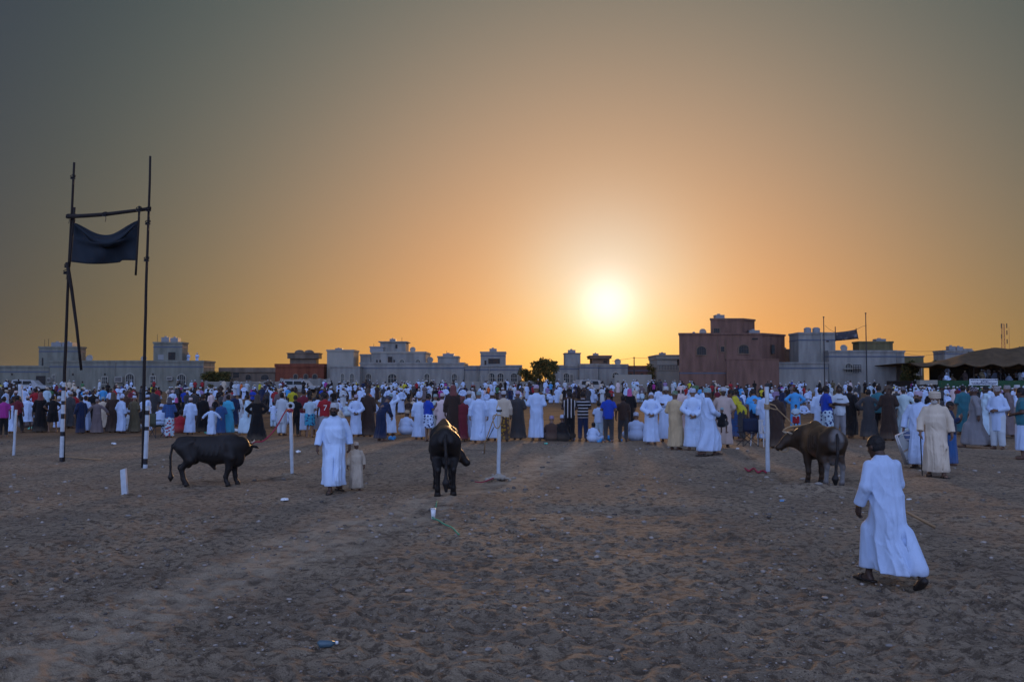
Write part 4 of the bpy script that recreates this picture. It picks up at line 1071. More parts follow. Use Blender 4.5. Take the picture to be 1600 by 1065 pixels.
M['coat_black'] = coat('black_coat', 'black'); M['coat_brown'] = coat('brown_coat', 'brown'); M['hoof'] = plain('hoof', (.02, .017, .015), .6)
M['eye'] = plain('eye', (.01, .008, .006), .1)
def bull(label, loc, heading, size, head, coatm, leg=1.0, hump=.10, tail='down', stance=((0.0, .05), (-.02, .0)), h=.022):
    """stands along local +x, heading is the world angle of +x; head = (poll, muzzle) positions; legs = foot shifts"""
    r = empty('bull', loc, heading); tag(r, label, 'bull', 'bulls on the field'); r.scale = (size,)*3
    v = Vol((-1.25, -.75, -.02), (1.75, 1.15, 1.65), h)
    L = .44*leg                                  # clear leg length under the belly
    dz = L - .44
    Z = lambda z: z + dz
    v.ell((.0, 0, Z(.92)), (.66, .255, .30), k=0)                       # barrel
    v.ell((.10, 0, Z(.80)), (.46, .235, .235), k=.08)                   # deep belly, rising to the flank
    v.ell((.48, 0, Z(.92)), (.30, .225, .34), k=.10)
    v.ell((.60, 0, Z(.70)), (.19, .14, .20), k=.10)                     # brisket
    v.ell((-.58, 0, Z(.98)), (.30, .225, .25), k=.10)                   # rump
    v.cap((-.78, 0, Z(1.14)), (.25, 0, Z(1.15)), .075, .085, k=.10)     # spine
    v.cap((.25, 0, Z(1.15)), (.45, 0, Z(1.19)), .085, .10, k=.08)
    if hump: v.ell((.40, 0, Z(1.22)), (.20, .08, hump+.06), k=.09)
    for s in (-1, 1):
        v.cap((-.40, s*.15, Z(1.12)), (-.52, s*.185, Z(1.06)), .055, .05, k=.06)        # hip bones
        v.cap((-.80, s*.10, Z(1.05)), (-.86, s*.09, Z(.98)), .06, .05, k=.06)           # pin bones
        v.cap((.46, s*.17, Z(1.08)), (.56, s*.21, Z(.74)), .09, .085, k=.07)            # shoulder blade
        v.ell((-.36, s*.25, Z(.92)), (.10, .05, .13), k=.06, op='cut')                  # hollow of the flank
        for q_ in range(5): v.cap((.28-.12*q_, s*.235, Z(1.04)), (.20-.12*q_, s*.262, Z(.78)), .012, .010, k=.03)   # ribs
    poll, muz = Vector(head[0]), Vector(head[1]); poll.z += dz; muz.z += dz
    v.cap((.50, 0, Z(1.02)), (.62+.25*(poll.x-.62), poll.y*.35, Z(1.02)), .22, .20, k=.08)
    v.cap((.62+.25*(poll.x-.62), poll.y*.35, Z(.99)), poll-Vector((0, 0, .06)), .205, .14, k=.08)
    d = (muz-poll).normalized(); side = d.cross(Vector((0, 0, 1))).normalized(); upv = side.cross(d).normalized()
    v.cap(poll, poll.lerp(muz, .45), .125, .115, k=.05); v.cap(poll.lerp(muz, .45), muz, .105, .072, k=.05)
    v.ell(muz+d*.02, (.085, .085, .07), k=.03)
    v.cap(poll.lerp(muz, .25)-upv*.10, Vector((.62, poll.y*.3, Z(.62))), .05, .06, k=.12)      # throat and dewlap
    for s in (-1, 1):
        e0 = poll+side*s*.11; v.cap(e0, e0+side*s*.11-upv*.03-d*.02, .035, .03, k=.02); v.cap(e0+side*s*.10-upv*.03, e0+side*s*.19-upv*.07, .032, .012, k=.02)
    hooves = []
    for i, s in enumerate((-1, 1)):
        fx = .50+stance[0][i]
        v.cap((.48, s*.15, Z(.76)), (.49+stance[0][i]*.3, s*.15, L+.04), .125, .078, k=.06)
        v.cap((.49+stance[0][i]*.3, s*.15, L+.04), (fx-.01, s*.145, L*.52+.03), .074, .055, k=.03)
        v.ell((fx-.01, s*.145, L*.52+.03), (.06, .055, .07), k=.02); v.cap((fx-.01, s*.145, L*.52+.03), (fx, s*.15, .13), .046, .040, k=.03); v.cap((fx, s*.15, .13), (fx+.045, s*.15, .06), .05, .055, k=.03)
        hooves.append((fx+.045, s*.15))
        hx = -.70+stance[1][i]
        v.cap((-.62, s*.12, Z(.95)), (-.46, s*.15, Z(.68)), .175, .125, k=.08)
        v.cap((-.48, s*.15, Z(.68)), (hx-.05, s*.14, L*.9+.08), .115, .056, k=.05)
        v.ell((hx-.06, s*.14, L*.9+.08), (.062, .045, .075), k=.02); v.cap((hx-.05, s*.14, L*.9+.06), (hx+.01, s*.145, .14), .048, .040, k=.03); v.cap((hx+.01, s*.145, .14), (hx+.06, s*.145, .06), .05, .055, k=.03)
        hooves.append((hx+.06, s*.145))
    v.cap((.02, 0, Z(.56)), (.08, 0, Z(.46)), .06, .035, k=.08)
    v.ell((-.56, 0, Z(.58)), (.10, .075, .11), k=.05)
    obj('body', v.mesh('body', M[coatm]), r)
    for x, y in hooves:
        MB().tube([(x+.01, y, 0.0), (x-.005, y, .055), (x-.02, y, .085)], [.066, .056, .05], 10).build('hoof', M['hoof'], r, True)
    for s in (-1, 1):
        b0 = poll+side*s*.085+upv*.06
        MB().tube([b0, b0+side*s*.06+upv*.025, b0+side*s*.10+upv*.07+d*.02, b0+side*s*.10+upv*.12+d*.04], [.034, .030, .022, .008], 8).build('horn', M['horn'], r, True)
        e = poll.lerp(muz, .36)+side*s*.100+upv*.035; vv_ = Vol((-.04,)*3, (.04,)*3, .01); vv_.ell((0, 0, 0), (.02, .02, .02), k=0); obj('eye', vv_.mesh('eye', M['eye']), r, e)
    tv_ = Vol((-1.45, -.35, .05), (-.6, .35, 1.35), .018); tx = {'down': 0, 'side': 1}[tail]
    tp = [(-.84, 0, Z(1.12)), (-.95, .02, Z(1.02)), (-.99, .04*tx, Z(.75)), (-.985, .07*tx, Z(.52)), (-.98, .08*tx, Z(.36))]
    for a_, b_ in zip(tp[:-1], tp[1:]): tv_.cap(a_, b_, .032, .026, k=.02)
    tv_.cap(tp[-1], (-.975, .09*tx, Z(.26)), .03, .06, k=.04); tv_.cap((-.975, .09*tx, Z(.26)), (-.98, .09*tx, .12), .058, .03, k=.04)
    obj('tail', tv_.mesh('tail', M['coat_black']), r)
    return r, poll, muz
g = G(330, 757)
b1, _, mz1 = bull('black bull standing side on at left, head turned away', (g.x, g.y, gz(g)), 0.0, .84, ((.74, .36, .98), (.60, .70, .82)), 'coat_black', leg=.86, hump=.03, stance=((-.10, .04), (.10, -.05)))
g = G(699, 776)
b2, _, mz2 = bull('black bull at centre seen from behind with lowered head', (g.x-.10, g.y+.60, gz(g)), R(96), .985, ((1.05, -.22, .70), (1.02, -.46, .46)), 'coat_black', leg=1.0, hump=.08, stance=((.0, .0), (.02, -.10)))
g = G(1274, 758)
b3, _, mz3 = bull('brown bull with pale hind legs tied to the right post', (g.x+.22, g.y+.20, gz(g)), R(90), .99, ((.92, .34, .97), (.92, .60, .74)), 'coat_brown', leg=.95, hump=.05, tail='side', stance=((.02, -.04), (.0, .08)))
bpy.context.view_layer.update()
def world_pt(o, p): return o.matrix_world @ Vector(p)
def rope(name, label, pts, r, mat, n=6):
    # smooth the way points a little
    pts = [Vector(p) for p in pts]; q = []
    for i in range(len(pts)-1):
        p0, p1_, p2_, p3_ = pts[max(i-1, 0)], pts[i], pts[i+1], pts[min(i+2, len(pts)-1)]
        for k in range(n):
            t = k/n; q.append(.5*((2*p1_)+(p2_-p0)*t+(2*p0-5*p1_+4*p2_-p3_)*t*t+(3*p1_-p0-3*p2_+p3_)*t**3))
    q.append(pts[-1]); o = MB().tube(q, r, 6).build(name, M[mat], None, True); tag(o, label, 'rope'); return o
m1 = world_pt(b1, mz1)
rope('rope', 'pink red rope running from the black bull to the white post', [world_pt(b1, (.90, .25, .98)), P(400, 690, 18.0), P(412, 688, 18.0), P(430, 670, 18.3), P(447, 641, 18.9), p1.location+t1+Vector((0, -.05, -.02))], .014, 'rope_red')
rope('rope', 'tan rope from the right white post to the brown bull head', [p3.location+t3+Vector((.2, -.06, -.5)), P(1222, 646, dist_of(741)+.2), P(1240, 665, dist_of(745)+.6), world_pt(b3, (.90, .40, 1.14))], .013, 'rope_tan')
rope('rope', 'tan rope wound over the brown bull neck and horns', [world_pt(b3, (.92, .52, 1.08)), world_pt(b3, (.90, .40, 1.15)), world_pt(b3, (.82, .22, 1.18)), world_pt(b3, (.66, .10, 1.22)), world_pt(b3, (.50, .10, 1.25))], .022, 'rope_tan')
m3 = world_pt(b3, mz3)
rope('rope', 'thin rope halter hanging below the brown bull muzzle', [m3+Vector((.05, .0, .08)), m3+Vector((-.05, -.04, .0)), m3+Vector((.02, -.06, -.09)), m3+Vector((.16, -.05, -.05)), world_pt(b3, (.92, .50, .90))], .012, 'rope_tan')
rope('rope', 'red rope coiled on the ground at the right post', [G(1164, 735)+Vector((0, 0, .06)), G(1170, 738)+Vector((0, 0, .04)), G(1178, 736)+Vector((0, 0, .07)), G(1184, 740)+Vector((0, 0, .04)), G(1192, 739)+Vector((0, 0, .06)), G(1197, 741)+Vector((0, 0, .05))], .022, 'rope_red')
rope('rope', 'red rope end lying left of the central post', [G(742, 755)+Vector((0, 0, .04)), G(752, 756)+Vector((0, 0, .04)), G(764, 754)+Vector((0, 0, .06)), G(772, 752)+Vector((0, 0, .08))], .012, 'rope_red')
rope('cord', 'green cord trailing on the ground in front of the central bull', [G(683, 785)+Vector((0, 0, .03)), G(680, 800)+Vector((0, 0, .04)), G(676, 811)+Vector((0, 0, .03)), G(684, 815)+Vector((0, 0, .03)), G(695, 822)+Vector((0, 0, .03)), G(706, 828)+Vector((0, 0, .04)), G(717, 838)+Vector((0, 0, .03))], .011, 'rope_green')

# ------------------------------------------------------------------ litter on the field
def crumple(name, label, cat, px, py, w, hgt, mat, seed=0, group='litter on the field'):
    g = G(px, py); s = w*g.y/F_PX; rg = np.random.default_rng(seed+int(px))
    v = Vol((-.75, -.6, -.08), (.75, .6, .8), .06)
    for _ in range(9): v.ell((rg.uniform(-.32, .32), rg.uniform(-.2, .2), rg.uniform(.05, .35)*hgt), (rg.uniform(.12, .26), rg.uniform(.1, .22), rg.uniform(.08, .2)*hgt+.03), k=.06)
    for _ in range(5): v.ell((rg.uniform(-.5, .5), rg.uniform(-.5, -.1), rg.uniform(.1, .6)), (.1, .1, .14), k=.05, op='cut')
    me = v.mesh(name, M[mat]); o = obj(name, me); o.location = (g.x, g.y, gz(g)); o.scale = (s, s, s)
    tag(o, label, cat, group)
for a in [('plastic_bag', 'light blue plastic bag below the man in white leaning right', 'bag', 613, 686, 14, .9, 'plastic_blue'),
          ('plastic_bag', 'blue plastic bag beside the two men sitting on the ground', 'bag', 893, 688, 15, 1.1, 'plastic_blue'),
          ('plastic_bag', 'large pale blue bag below the child in white shirt, left of a pair', 'bag', 940, 690, 17, .9, 'plastic_blue'),
          ('plastic_bag', 'upright blue bag below the man in royal blue shirt', 'bag', 953, 689, 14, 1.5, 'plastic_blue'),
          ('plastic_bag', 'small blue bag between the blue shirt man and the sitting man in white', 'bag', 971, 689, 8, .9, 'plastic_blue'),
          ('plastic_bag', 'turquoise plastic bag behind the white tunic man at far left', 'bag', 48, 670, 9, 1.0, 'plastic_teal'),
          ('plastic_bag', 'small turquoise bag above the back of the left black bull', 'bag', 322, 677, 6, 1.0, 'plastic_teal'),
          ('plastic_bag', 'pale green and white bag right of the man in cyan robe', 'bag', 368, 674, 13, .8, 'plastic_white'),
          ('paper_scrap', 'crumpled white wrapper on the ground right of the left bull', 'litter', 445, 781, 14, .7, 'plastic_white'),
          ('paper_scrap', 'white cup lying behind the right mast foot', 'litter', 178, 693, 10, .6, 'plastic_white'),
          ('paper_scrap', 'white and green cup lying right of the ringed post', 'litter', 466, 707, 9, 1.0, 'plastic_white'),
          ('paper_scrap', 'bright scrap of plastic behind the head of the walking boy', 'litter', 1376, 689, 9, .8, 'plastic_blue'),
          ('paper_scrap', 'pale scrap of paper right of the walking boy shoulder', 'litter', 1420, 778, 10, .5, 'plastic_white'),
          ('paper_scrap', 'turquoise bottle cap on the ground below the tall man in pale blue', 'litter', 853, 695, 6, 1.0, 'plastic_teal'),
          ('paper_scrap', 'white scrap below the man in pink beige robe', 'litter', 1152, 703, 6, .6, 'plastic_white'),
          ('paper_scrap', 'small blue scrap in front of the earth bank at right', 'litter', 1222, 783, 7, .6, 'plastic_blue')]:
    crumple(*a)
def stick(label, pts, r, mat='wood_light', name='stick'):
    o = MB().tube(pts, r, 8).build(name, M[mat], None, True); tag(o, label, 'stick'); return o
stick('thin pale stick lying on the ground between the two masts', [G(101, 716)+Vector((0, 0, .05)), G(130, 718)+Vector((0, 0, .04)), G(158, 720)+Vector((0, 0, .04))], [.02, .018, .014])
bt = empty('bottle', G(512, 1011)+Vector((0, 0, gz(G(512, 1011))+.03))); tag(bt, 'crushed blue tinted plastic bottle lying at the lower left of centre', 'bottle')
MB().tube([(-.07, -.02, .0), (-.06, -.015, .005), (.02, .01, .0), (.05, .02, .005)], [.022, .030, .028, .014], 10).build('shell', plain('blue_bottle', (.06, .11, .14), .3, spec=.4), bt, True)
MB().tube([(.055, .022, .005), (.075, .03, .005)], .014, 8).build('cap', M['plastic_white'], bt, True)
bt = empty('cup', G(677, 810)+Vector((0, 0, gz(G(677, 810))))); tag(bt, 'white paper cup standing beside the green cord', 'cup')
MB().tube([(0, 0, 0), (0, 0, .15)], [.03, .04], 12).build('wall', M['plastic_white'], bt, True); MB().tube([(0, 0, .148), (0, 0, .16)], .043, 12).build('rim', M['plastic_white'], bt, True)
# ------------------------------------------------------------------ people: poses (local: faces -y, left hand is +x, height 1.70)
def pose(**kw):
    J = dict(head=(0, -.015, 1.585), nb=(0, .012, 1.425), ch=(0, 0, 1.22), hp=(0, 0, .92), yaw=0.0, tilt=0.0,
             shL=(.175, .01, 1.385), shR=(-.175, .01, 1.385), elL=(.235, .03, 1.11), elR=(-.235, .03, 1.11),
             wrL=(.245, -.05, .875), wrR=(-.245, -.05, .875), hdL=(0, -.10, -1), hdR=(0, -.10, -1),
             knL=(.10, -.03, .49), knR=(-.10, -.03, .49), anL=(.105, .01, .09), anR=(-.105, .01, .09), ftL=(.25, -1, 0), ftR=(-.25, -1, 0), belly=0.0, sit=None)
    J.update(kw); return J
POSES = dict(
    down=pose(),
    relaxed=pose(elL=(.26, .05, 1.12), wrL=(.27, -.08, .90), yaw=.5, anL=(.13, -.04, .09), knL=(.12, -.06, .49), head=(.01, -.02, 1.585)),
    behind=pose(elL=(.285, .07, 1.13), elR=(-.285, .07, 1.13), wrL=(.055, .185, .965), wrR=(-.055, .195, .95), hdL=(-.8, .1, -.6), hdR=(.8, .1, -.6)),
    bowed=pose(head=(0, -.17, 1.50), nb=(0, -.06, 1.40), tilt=.75, elL=(.285, .07, 1.13), elR=(-.285, .07, 1.13), wrL=(.055, .185, .965), wrR=(-.055, .195, .95), hdL=(-.8, .1, -.6), hdR=(.8, .1, -.6)),
    front=pose(elL=(.25, .02, 1.12), elR=(-.25, .02, 1.12), wrL=(.07, -.21, 1.06), wrR=(-.07, -.22, 1.04), hdL=(-.8, -.4, .1), hdR=(.8, -.4, .1), tilt=.18),
    folded=pose(elL=(.25, -.03, 1.13), elR=(-.25, -.03, 1.13), wrL=(-.08, -.19, 1.16), wrR=(.08, -.175, 1.12), hdL=(-1, .2, .1), hdR=(1, .2, .1)),
    hips=pose(elL=(.36, .09, 1.17), elR=(-.36, .09, 1.17), wrL=(.20, -.02, 1.01), wrR=(-.20, -.02, 1.01), hdL=(-.5, -.6, -.3), hdR=(.5, -.6, -.3), anL=(.16, 0, .09), anR=(-.16, 0, .09), knL=(.13, -.03, .49), knR=(-.13, -.03, .49)),
    onehip=pose(elL=(.36, .10, 1.16), wrL=(.19, .06, 1.0), hdL=(-.6, -.2, -.5), yaw=-.4, anR=(-.17, -.08, .09), knR=(-.14, -.08, .49)),
    phone=pose(elR=(-.25, -.02, 1.13), wrR=(-.14, -.24, 1.26), hdR=(.1, -.3, .9), elL=(.24, -.03, 1.12), wrL=(.05, -.24, 1.18), hdL=(-.4, -.2, .7), tilt=.3),
    raised=pose(elR=(-.30, -.13, 1.46), wrR=(-.18, -.22, 1.66), hdR=(.3, -.2, .9), tilt=-.1, elL=(.285, .07, 1.13), wrL=(.055, .185, .965), hdL=(-.8, .1, -.6)),
    armsout=pose(elL=(.36, .02, 1.20), elR=(-.36, .02, 1.20), wrL=(.50, -.04, 1.02), wrR=(-.50, -.04, 1.02), hdL=(.5, -.2, -.8), hdR=(-.5, -.2, -.8)),
    walk=pose(knL=(.10, -.20, .52), anL=(.10, -.30, .10), knR=(-.10, .05, .48), anR=(-.10, .30, .14), elL=(.24, .12, 1.13), wrL=(.25, .14, .89), elR=(-.24, -.06, 1.12), wrR=(-.24, -.24, .93), head=(0, -.06, 1.575), nb=(0, -.03, 1.42), ch=(0, -.015, 1.22)),
    walk2=pose(knL=(.10, -.13, .51), anL=(.11, -.16, .09), knR=(-.10, .05, .48), anR=(-.11, .20, .12), elL=(.27, .06, 1.13), wrL=(.29, .02, .88), elR=(-.27, .03, 1.13), wrR=(-.30, -.05, .88), head=(0, -.04, 1.58), nb=(0, -.02, 1.42), yaw=.3, belly=.03),
    lean=pose(head=(.0, -.32, 1.44), nb=(0, -.22, 1.32), ch=(0, -.11, 1.16), shL=(.175, -.19, 1.29), shR=(-.175, -.19, 1.29), elL=(.24, -.14, 1.03), elR=(-.24, -.2, 1.03), wrL=(.22, -.22, .80), wrR=(-.18, -.34, .84), tilt=.45),
    carry=pose(knL=(.10, -.16, .52), anL=(.10, -.24, .09), knR=(-.10, .05, .48), anR=(-.10, .26, .13), elL=(.26, -.03, 1.14), wrL=(.10, -.28, 1.08), hdL=(-1, -.1, .1), elR=(-.25, -.05, 1.12), wrR=(-.05, -.29, 1.02), hdR=(1, -.1, .1), belly=.02),
    ground=pose(head=(0, -.10, .74), nb=(0, -.04, .585), ch=(0, 0, .40), hp=(0, 0, .13), shL=(.17, -.03, .545), shR=(-.17, -.03, .545), elL=(.27, -.10, .33), elR=(-.27, -.10, .33),
                wrL=(.20, -.30, .26), wrR=(-.18, -.30, .26), hdL=(-.5, -.8, -.2), hdR=(.5, -.8, -.2), knL=(.33, -.26, .17), knR=(-.33, -.26, .17), anL=(-.05, -.36, .07), anR=(.08, -.33, .07), ftL=(-1, -.3, 0), ftR=(1, -.3, 0), sit='ground', tilt=.2),
    chair=pose(head=(0, -.09, 1.13), nb=(0, -.03, .975), ch=(0, 0, .77), hp=(0, .02, .50), shL=(.175, -.02, .935), shR=(-.175, -.02, .935), elL=(.25, -.06, .70), elR=(-.25, -.06, .70),
               wrL=(.16, -.28, .62), wrR=(-.16, -.28, .62), knL=(.12, -.42, .50), knR=(-.12, -.42, .50), anL=(.13, -.40, .09), anR=(-.13, -.40, .09), sit='chair', tilt=.25),
)
CH = dict(  # walking boy, seen from behind, leaning into his stride; long rear step
    boy=pose(head=(.015, -.17, 1.545), nb=(0, -.085, 1.405), ch=(0, -.05, 1.20), hp=(0, 0, .92), shL=(.17, -.07, 1.365), shR=(-.17, -.07, 1.365), tilt=.28, yaw=.25,
             elL=(.245, -.03, 1.10), wrL=(.255, -.15, .88), hdL=(.0, -.2, -1), elR=(-.24, -.12, 1.11), wrR=(-.19, -.30, .98), hdR=(.2, -.5, -.6),
             knL=(.10, -.16, .50), anL=(.11, -.20, .09), ftL=(.15, -1, .0), knR=(-.11, .14, .47), anR=(-.13, .40, .16), ftR=(-.1, -.75, -.65)),
    man=pose(knL=(.09, .02, .49), anL=(.10, .24, .13), knR=(-.10, -.19, .51), anR=(-.11, -.33, .09), ftR=(-.3, -1, 0), ftL=(.35, -1, -.2), belly=.030,
             elL=(.275, .05, 1.12), wrL=(.30, .03, .89), hdL=(-.1, .1, -1), elR=(-.275, .03, 1.12), wrR=(-.325, -.03, .88), hdR=(-.1, -.15, -1), yaw=-.35, head=(-.01, -.03, 1.585)),
    elder=pose(knL=(.10, -.16, .50), anL=(.11, -.24, .09), knR=(-.10, .03, .49), anR=(-.11, .12, .10), elR=(-.27, .0, 1.13), wrR=(-.29, -.10, .90), hdR=(0, -.3, -.9), elL=(.27, .03, 1.13), wrL=(.30, -.02, .88), yaw=-.35, tilt=.08, belly=.02),
    porter=pose(knL=(.10, -.10, .50), anL=(.11, -.14, .09), knR=(-.10, .05, .49), anR=(-.11, .18, .11), elR=(-.28, .02, 1.13), wrR=(-.31, -.05, .87), hdR=(0, -.1, -1), yaw=-.3),
)
def person_vols(J, h, hero):
    ps = [np.array(J[k]) for k in ('head', 'nb', 'shL', 'shR', 'elL', 'elR', 'wrL', 'wrR', 'knL', 'knR', 'anL', 'anR', 'hp')]
    lo = np.min(ps, 0)-.32; hi = np.max(ps, 0)+.34; lo[2] = -.02
    return lo, hi
def head_frame(J):
    cy, sy, ct, st = math.cos(J['yaw']), math.sin(J['yaw']), math.cos(J['tilt']), math.sin(J['tilt'])
    Rz = np.array([[cy, -sy, 0], [sy, cy, 0], [0, 0, 1]]); Rx = np.array([[1, 0, 0], [0, ct, -st], [0, st, ct]])
    return Rz @ Rx
def make_body(J, h, hero=False):
    lo, hi = person_vols(J, h, hero); v = Vol(lo, hi, h)
    H = np.array(J['head']); Q = head_frame(J); hp_ = lambda *o: H + Q @ np.array(o)
    v.ell(hp_(0, .012, .025), (.076, .096, .094), k=0, rot=Q)
    v.ell(hp_(0, -.022, -.03), (.062, .074, .085), k=.03, rot=Q)
    v.cap(hp_(0, -.05, -.085), hp_(0, -.068, -.098), .036, .028, k=.03)
    v.cap(hp_(0, -.088, .005), hp_(0, -.106, -.036), .012, .017, k=.012)
    for s in (-1, 1):
        v.ell(hp_(s*.079, .01, -.012), (.012, .024, .034), k=.01, rot=Q)
        if hero:
            v.ell(hp_(s*.032, -.100, .006), (.021, .016, .014), k=.012, op='cut', rot=Q)
            v.cap(hp_(s*.012, -.092, .026), hp_(s*.052, -.080, .026), .010, .008, k=.012)
    if hero:
        v.cap(hp_(-.02, -.090, -.062), hp_(.02, -.090, -.062), .009, k=.01)
    nb = np.array(J['nb']); v.cap(hp_(0, .03, -.06), nb, .052, .062, k=.03)
    ch, hp = np.array(J['ch']), np.array(J['hp'])
    v.cap(nb-np.array([0, 0, .07]), ch, .085, .10, k=.04); v.cap(ch, hp, .10, .10, k=.04)
    for s, S in ((1, 'L'), (-1, 'R')):
        sh, el, wr = (np.array(J[k+S]) for k in ('sh', 'el', 'wr'))
        v.cap(nb-np.array([0, 0, .07]), sh+np.array([-s*.02, 0, -.055]), .05, .044, k=.03); v.cap(sh+np.array([-s*.015, 0, -.055]), el, .046, .040, k=.03); v.cap(el, wr, .039, .028, k=.02)
        d = np.array(J['hd'+S], float); d /= np.linalg.norm(d)
        a = np.cross(d, [s*1.0, 0.2, 0]); a /= np.linalg.norm(a); n_ = np.cross(a, d)      # a: across the knuckles, n: palm side
        if np.dot(n_, [-s, 0, 0]) < 0: n_ = -n_
        pm = wr+d*.085
        v.cap(wr+d*.02-a*.012, pm-a*.020, .024, .022, k=.012); v.cap(wr+d*.02+a*.012, pm+a*.020, .024, .021, k=.012)
        if hero:
            for i, ln in enumerate((.075, .085, .08, .062)):
                b0 = pm+a*(.030-.020*i); b1 = b0+d*ln*.5+n_*.012; b2 = b1+d*ln*.38+n_*.030
                v.cap(b0, b1, .0098, .009, k=.004); v.cap(b1, b2, .009, .008, k=.004)
            t0 = wr+d*.035+a*.028; t1 = t0+d*.035+a*.024+n_*.014; t2 = t1+d*.030+n_*.016-a*.004
            v.cap(t0, t1, .0125, .0105, k=.006); v.cap(t1, t2, .0105, .009, k=.004)
        else:
            v.cap(pm, pm+d*.055+n_*.03, .026, .018, k=.015); t0 = wr+d*.035+a*.028; v.cap(t0, t0+d*.05+a*.02+n_*.02, .014, .011, k=.006)
        hip = hp+np.array([s*.085, 0, -.04]); kn, an = np.array(J['kn'+S]), np.array(J['an'+S])
        v.cap(hip, kn, .078, .048, k=.04); v.cap(kn, an, .047, .036, k=.02)
        f = np.array(J['ft'+S], float); f /= np.linalg.norm(f)
        zf = an[2]-.055 if f[2] > -.3 else an[2]-.05
        he = np.array([an[0], an[1], zf])-f*.03; to = np.array([an[0], an[1], zf])+f*.14; 
        if f[2] > -.3: he[2] = to[2] = max(zf, .032)
        v.cap(an, he, .036, .034, k=.02); v.cap(he, to, .033, .027, k=.02); v.cap(he+f*.06, to+np.array([f[1], -f[0], 0])*.012*s, .034, .028, k=.02)
    return v.mesh('body', M['skin'])
def fold_fn(hemz, seed, amp=1.0, n=6):
    rg = np.random.default_rng(seed); p = rg.uniform(0, 6.28, 8); tw = rg.uniform(-1.8, 1.8, 4)
    def ridge(x): return 1-2*np.abs(np.sin(x*.5))**.75
    def f(th, Z):
        w = np.clip((1.22-Z)/(1.22-hemz), 0, 1)**1.2
        th2 = th+.12*np.sin(4*Z+p[5])
        q = ridge(n*th2+p[0]+tw[0]*Z)*.55 + ridge((n+5)*th2+p[1]+tw[1]*Z)*.32 + np.sin(3*th+p[2]+tw[2]*Z)*.45
        cr = ridge(4*th+22*Z+p[3]+2.5*np.sin(2*th+p[4])) * np.exp(-((Z-1.0)/.20)**2)*.35 + ridge(3*th-15*Z+p[6]+2*np.sin(3*th+p[7])) * np.exp(-((Z-.45)/.25)**2)*.30
        return amp*(.005+.024*w)*q + amp*.020*cr
    return f
def torso_levels(J, grow=0.0, z_hip=None):
    nb, ch, hp, be = (np.array(J['nb']), np.array(J['ch']), np.array(J['hp']), J['belly'])
    sh = (np.array(J['shL'])+np.array(J['shR']))/2
    zt = nb[2]
    return [(zt+.045, nb[0], nb[1], .062, .064), (zt+.018, nb[0], nb[1]+.002, .082+grow, .076+grow), (zt-.020, sh[0], (nb[1]+sh[1])/2, .128+grow, .092+grow),
            (zt-.055, sh[0], sh[1], .165+grow, .108+grow), (zt-.095, sh[0], sh[1], .186+grow, .120+grow), (zt-.17, ch[0]*.5+sh[0]*.5, sh[1]*.6+ch[1]*.4, .180+grow, .130+grow), (ch[2], ch[0], ch[1]-be*.5, .172+grow+be*.6, .136+grow+be),
            (ch[2]*.5+hp[2]*.5, (ch[0]+hp[0])/2, (ch[1]+hp[1])/2-be*.5, .185+grow+be*.7, .145+grow+be), (hp[2], hp[0], hp[1], .195+grow+be*.5, .155+grow+be*.6)]
def sleeves(v, J, r0=.066, r1=.068, r2=.068, part=.93, short=False, k=.028):
    for S in 'LR':
        sh, el, wr = (np.array(J[q+S]) for q in ('sh', 'el', 'wr')); sh = sh+np.array([0, 0, -.035])
        if short: v.cap(sh, sh+(el-sh)*.78, r0*.92, r1*1.05, k=.04, flat=1.0)
        else:
            v.cap(sh, el, r0, r1, k=k); v.cap(el, el+(wr-el)*part, r1, r2, k=.025, flat=1.0)
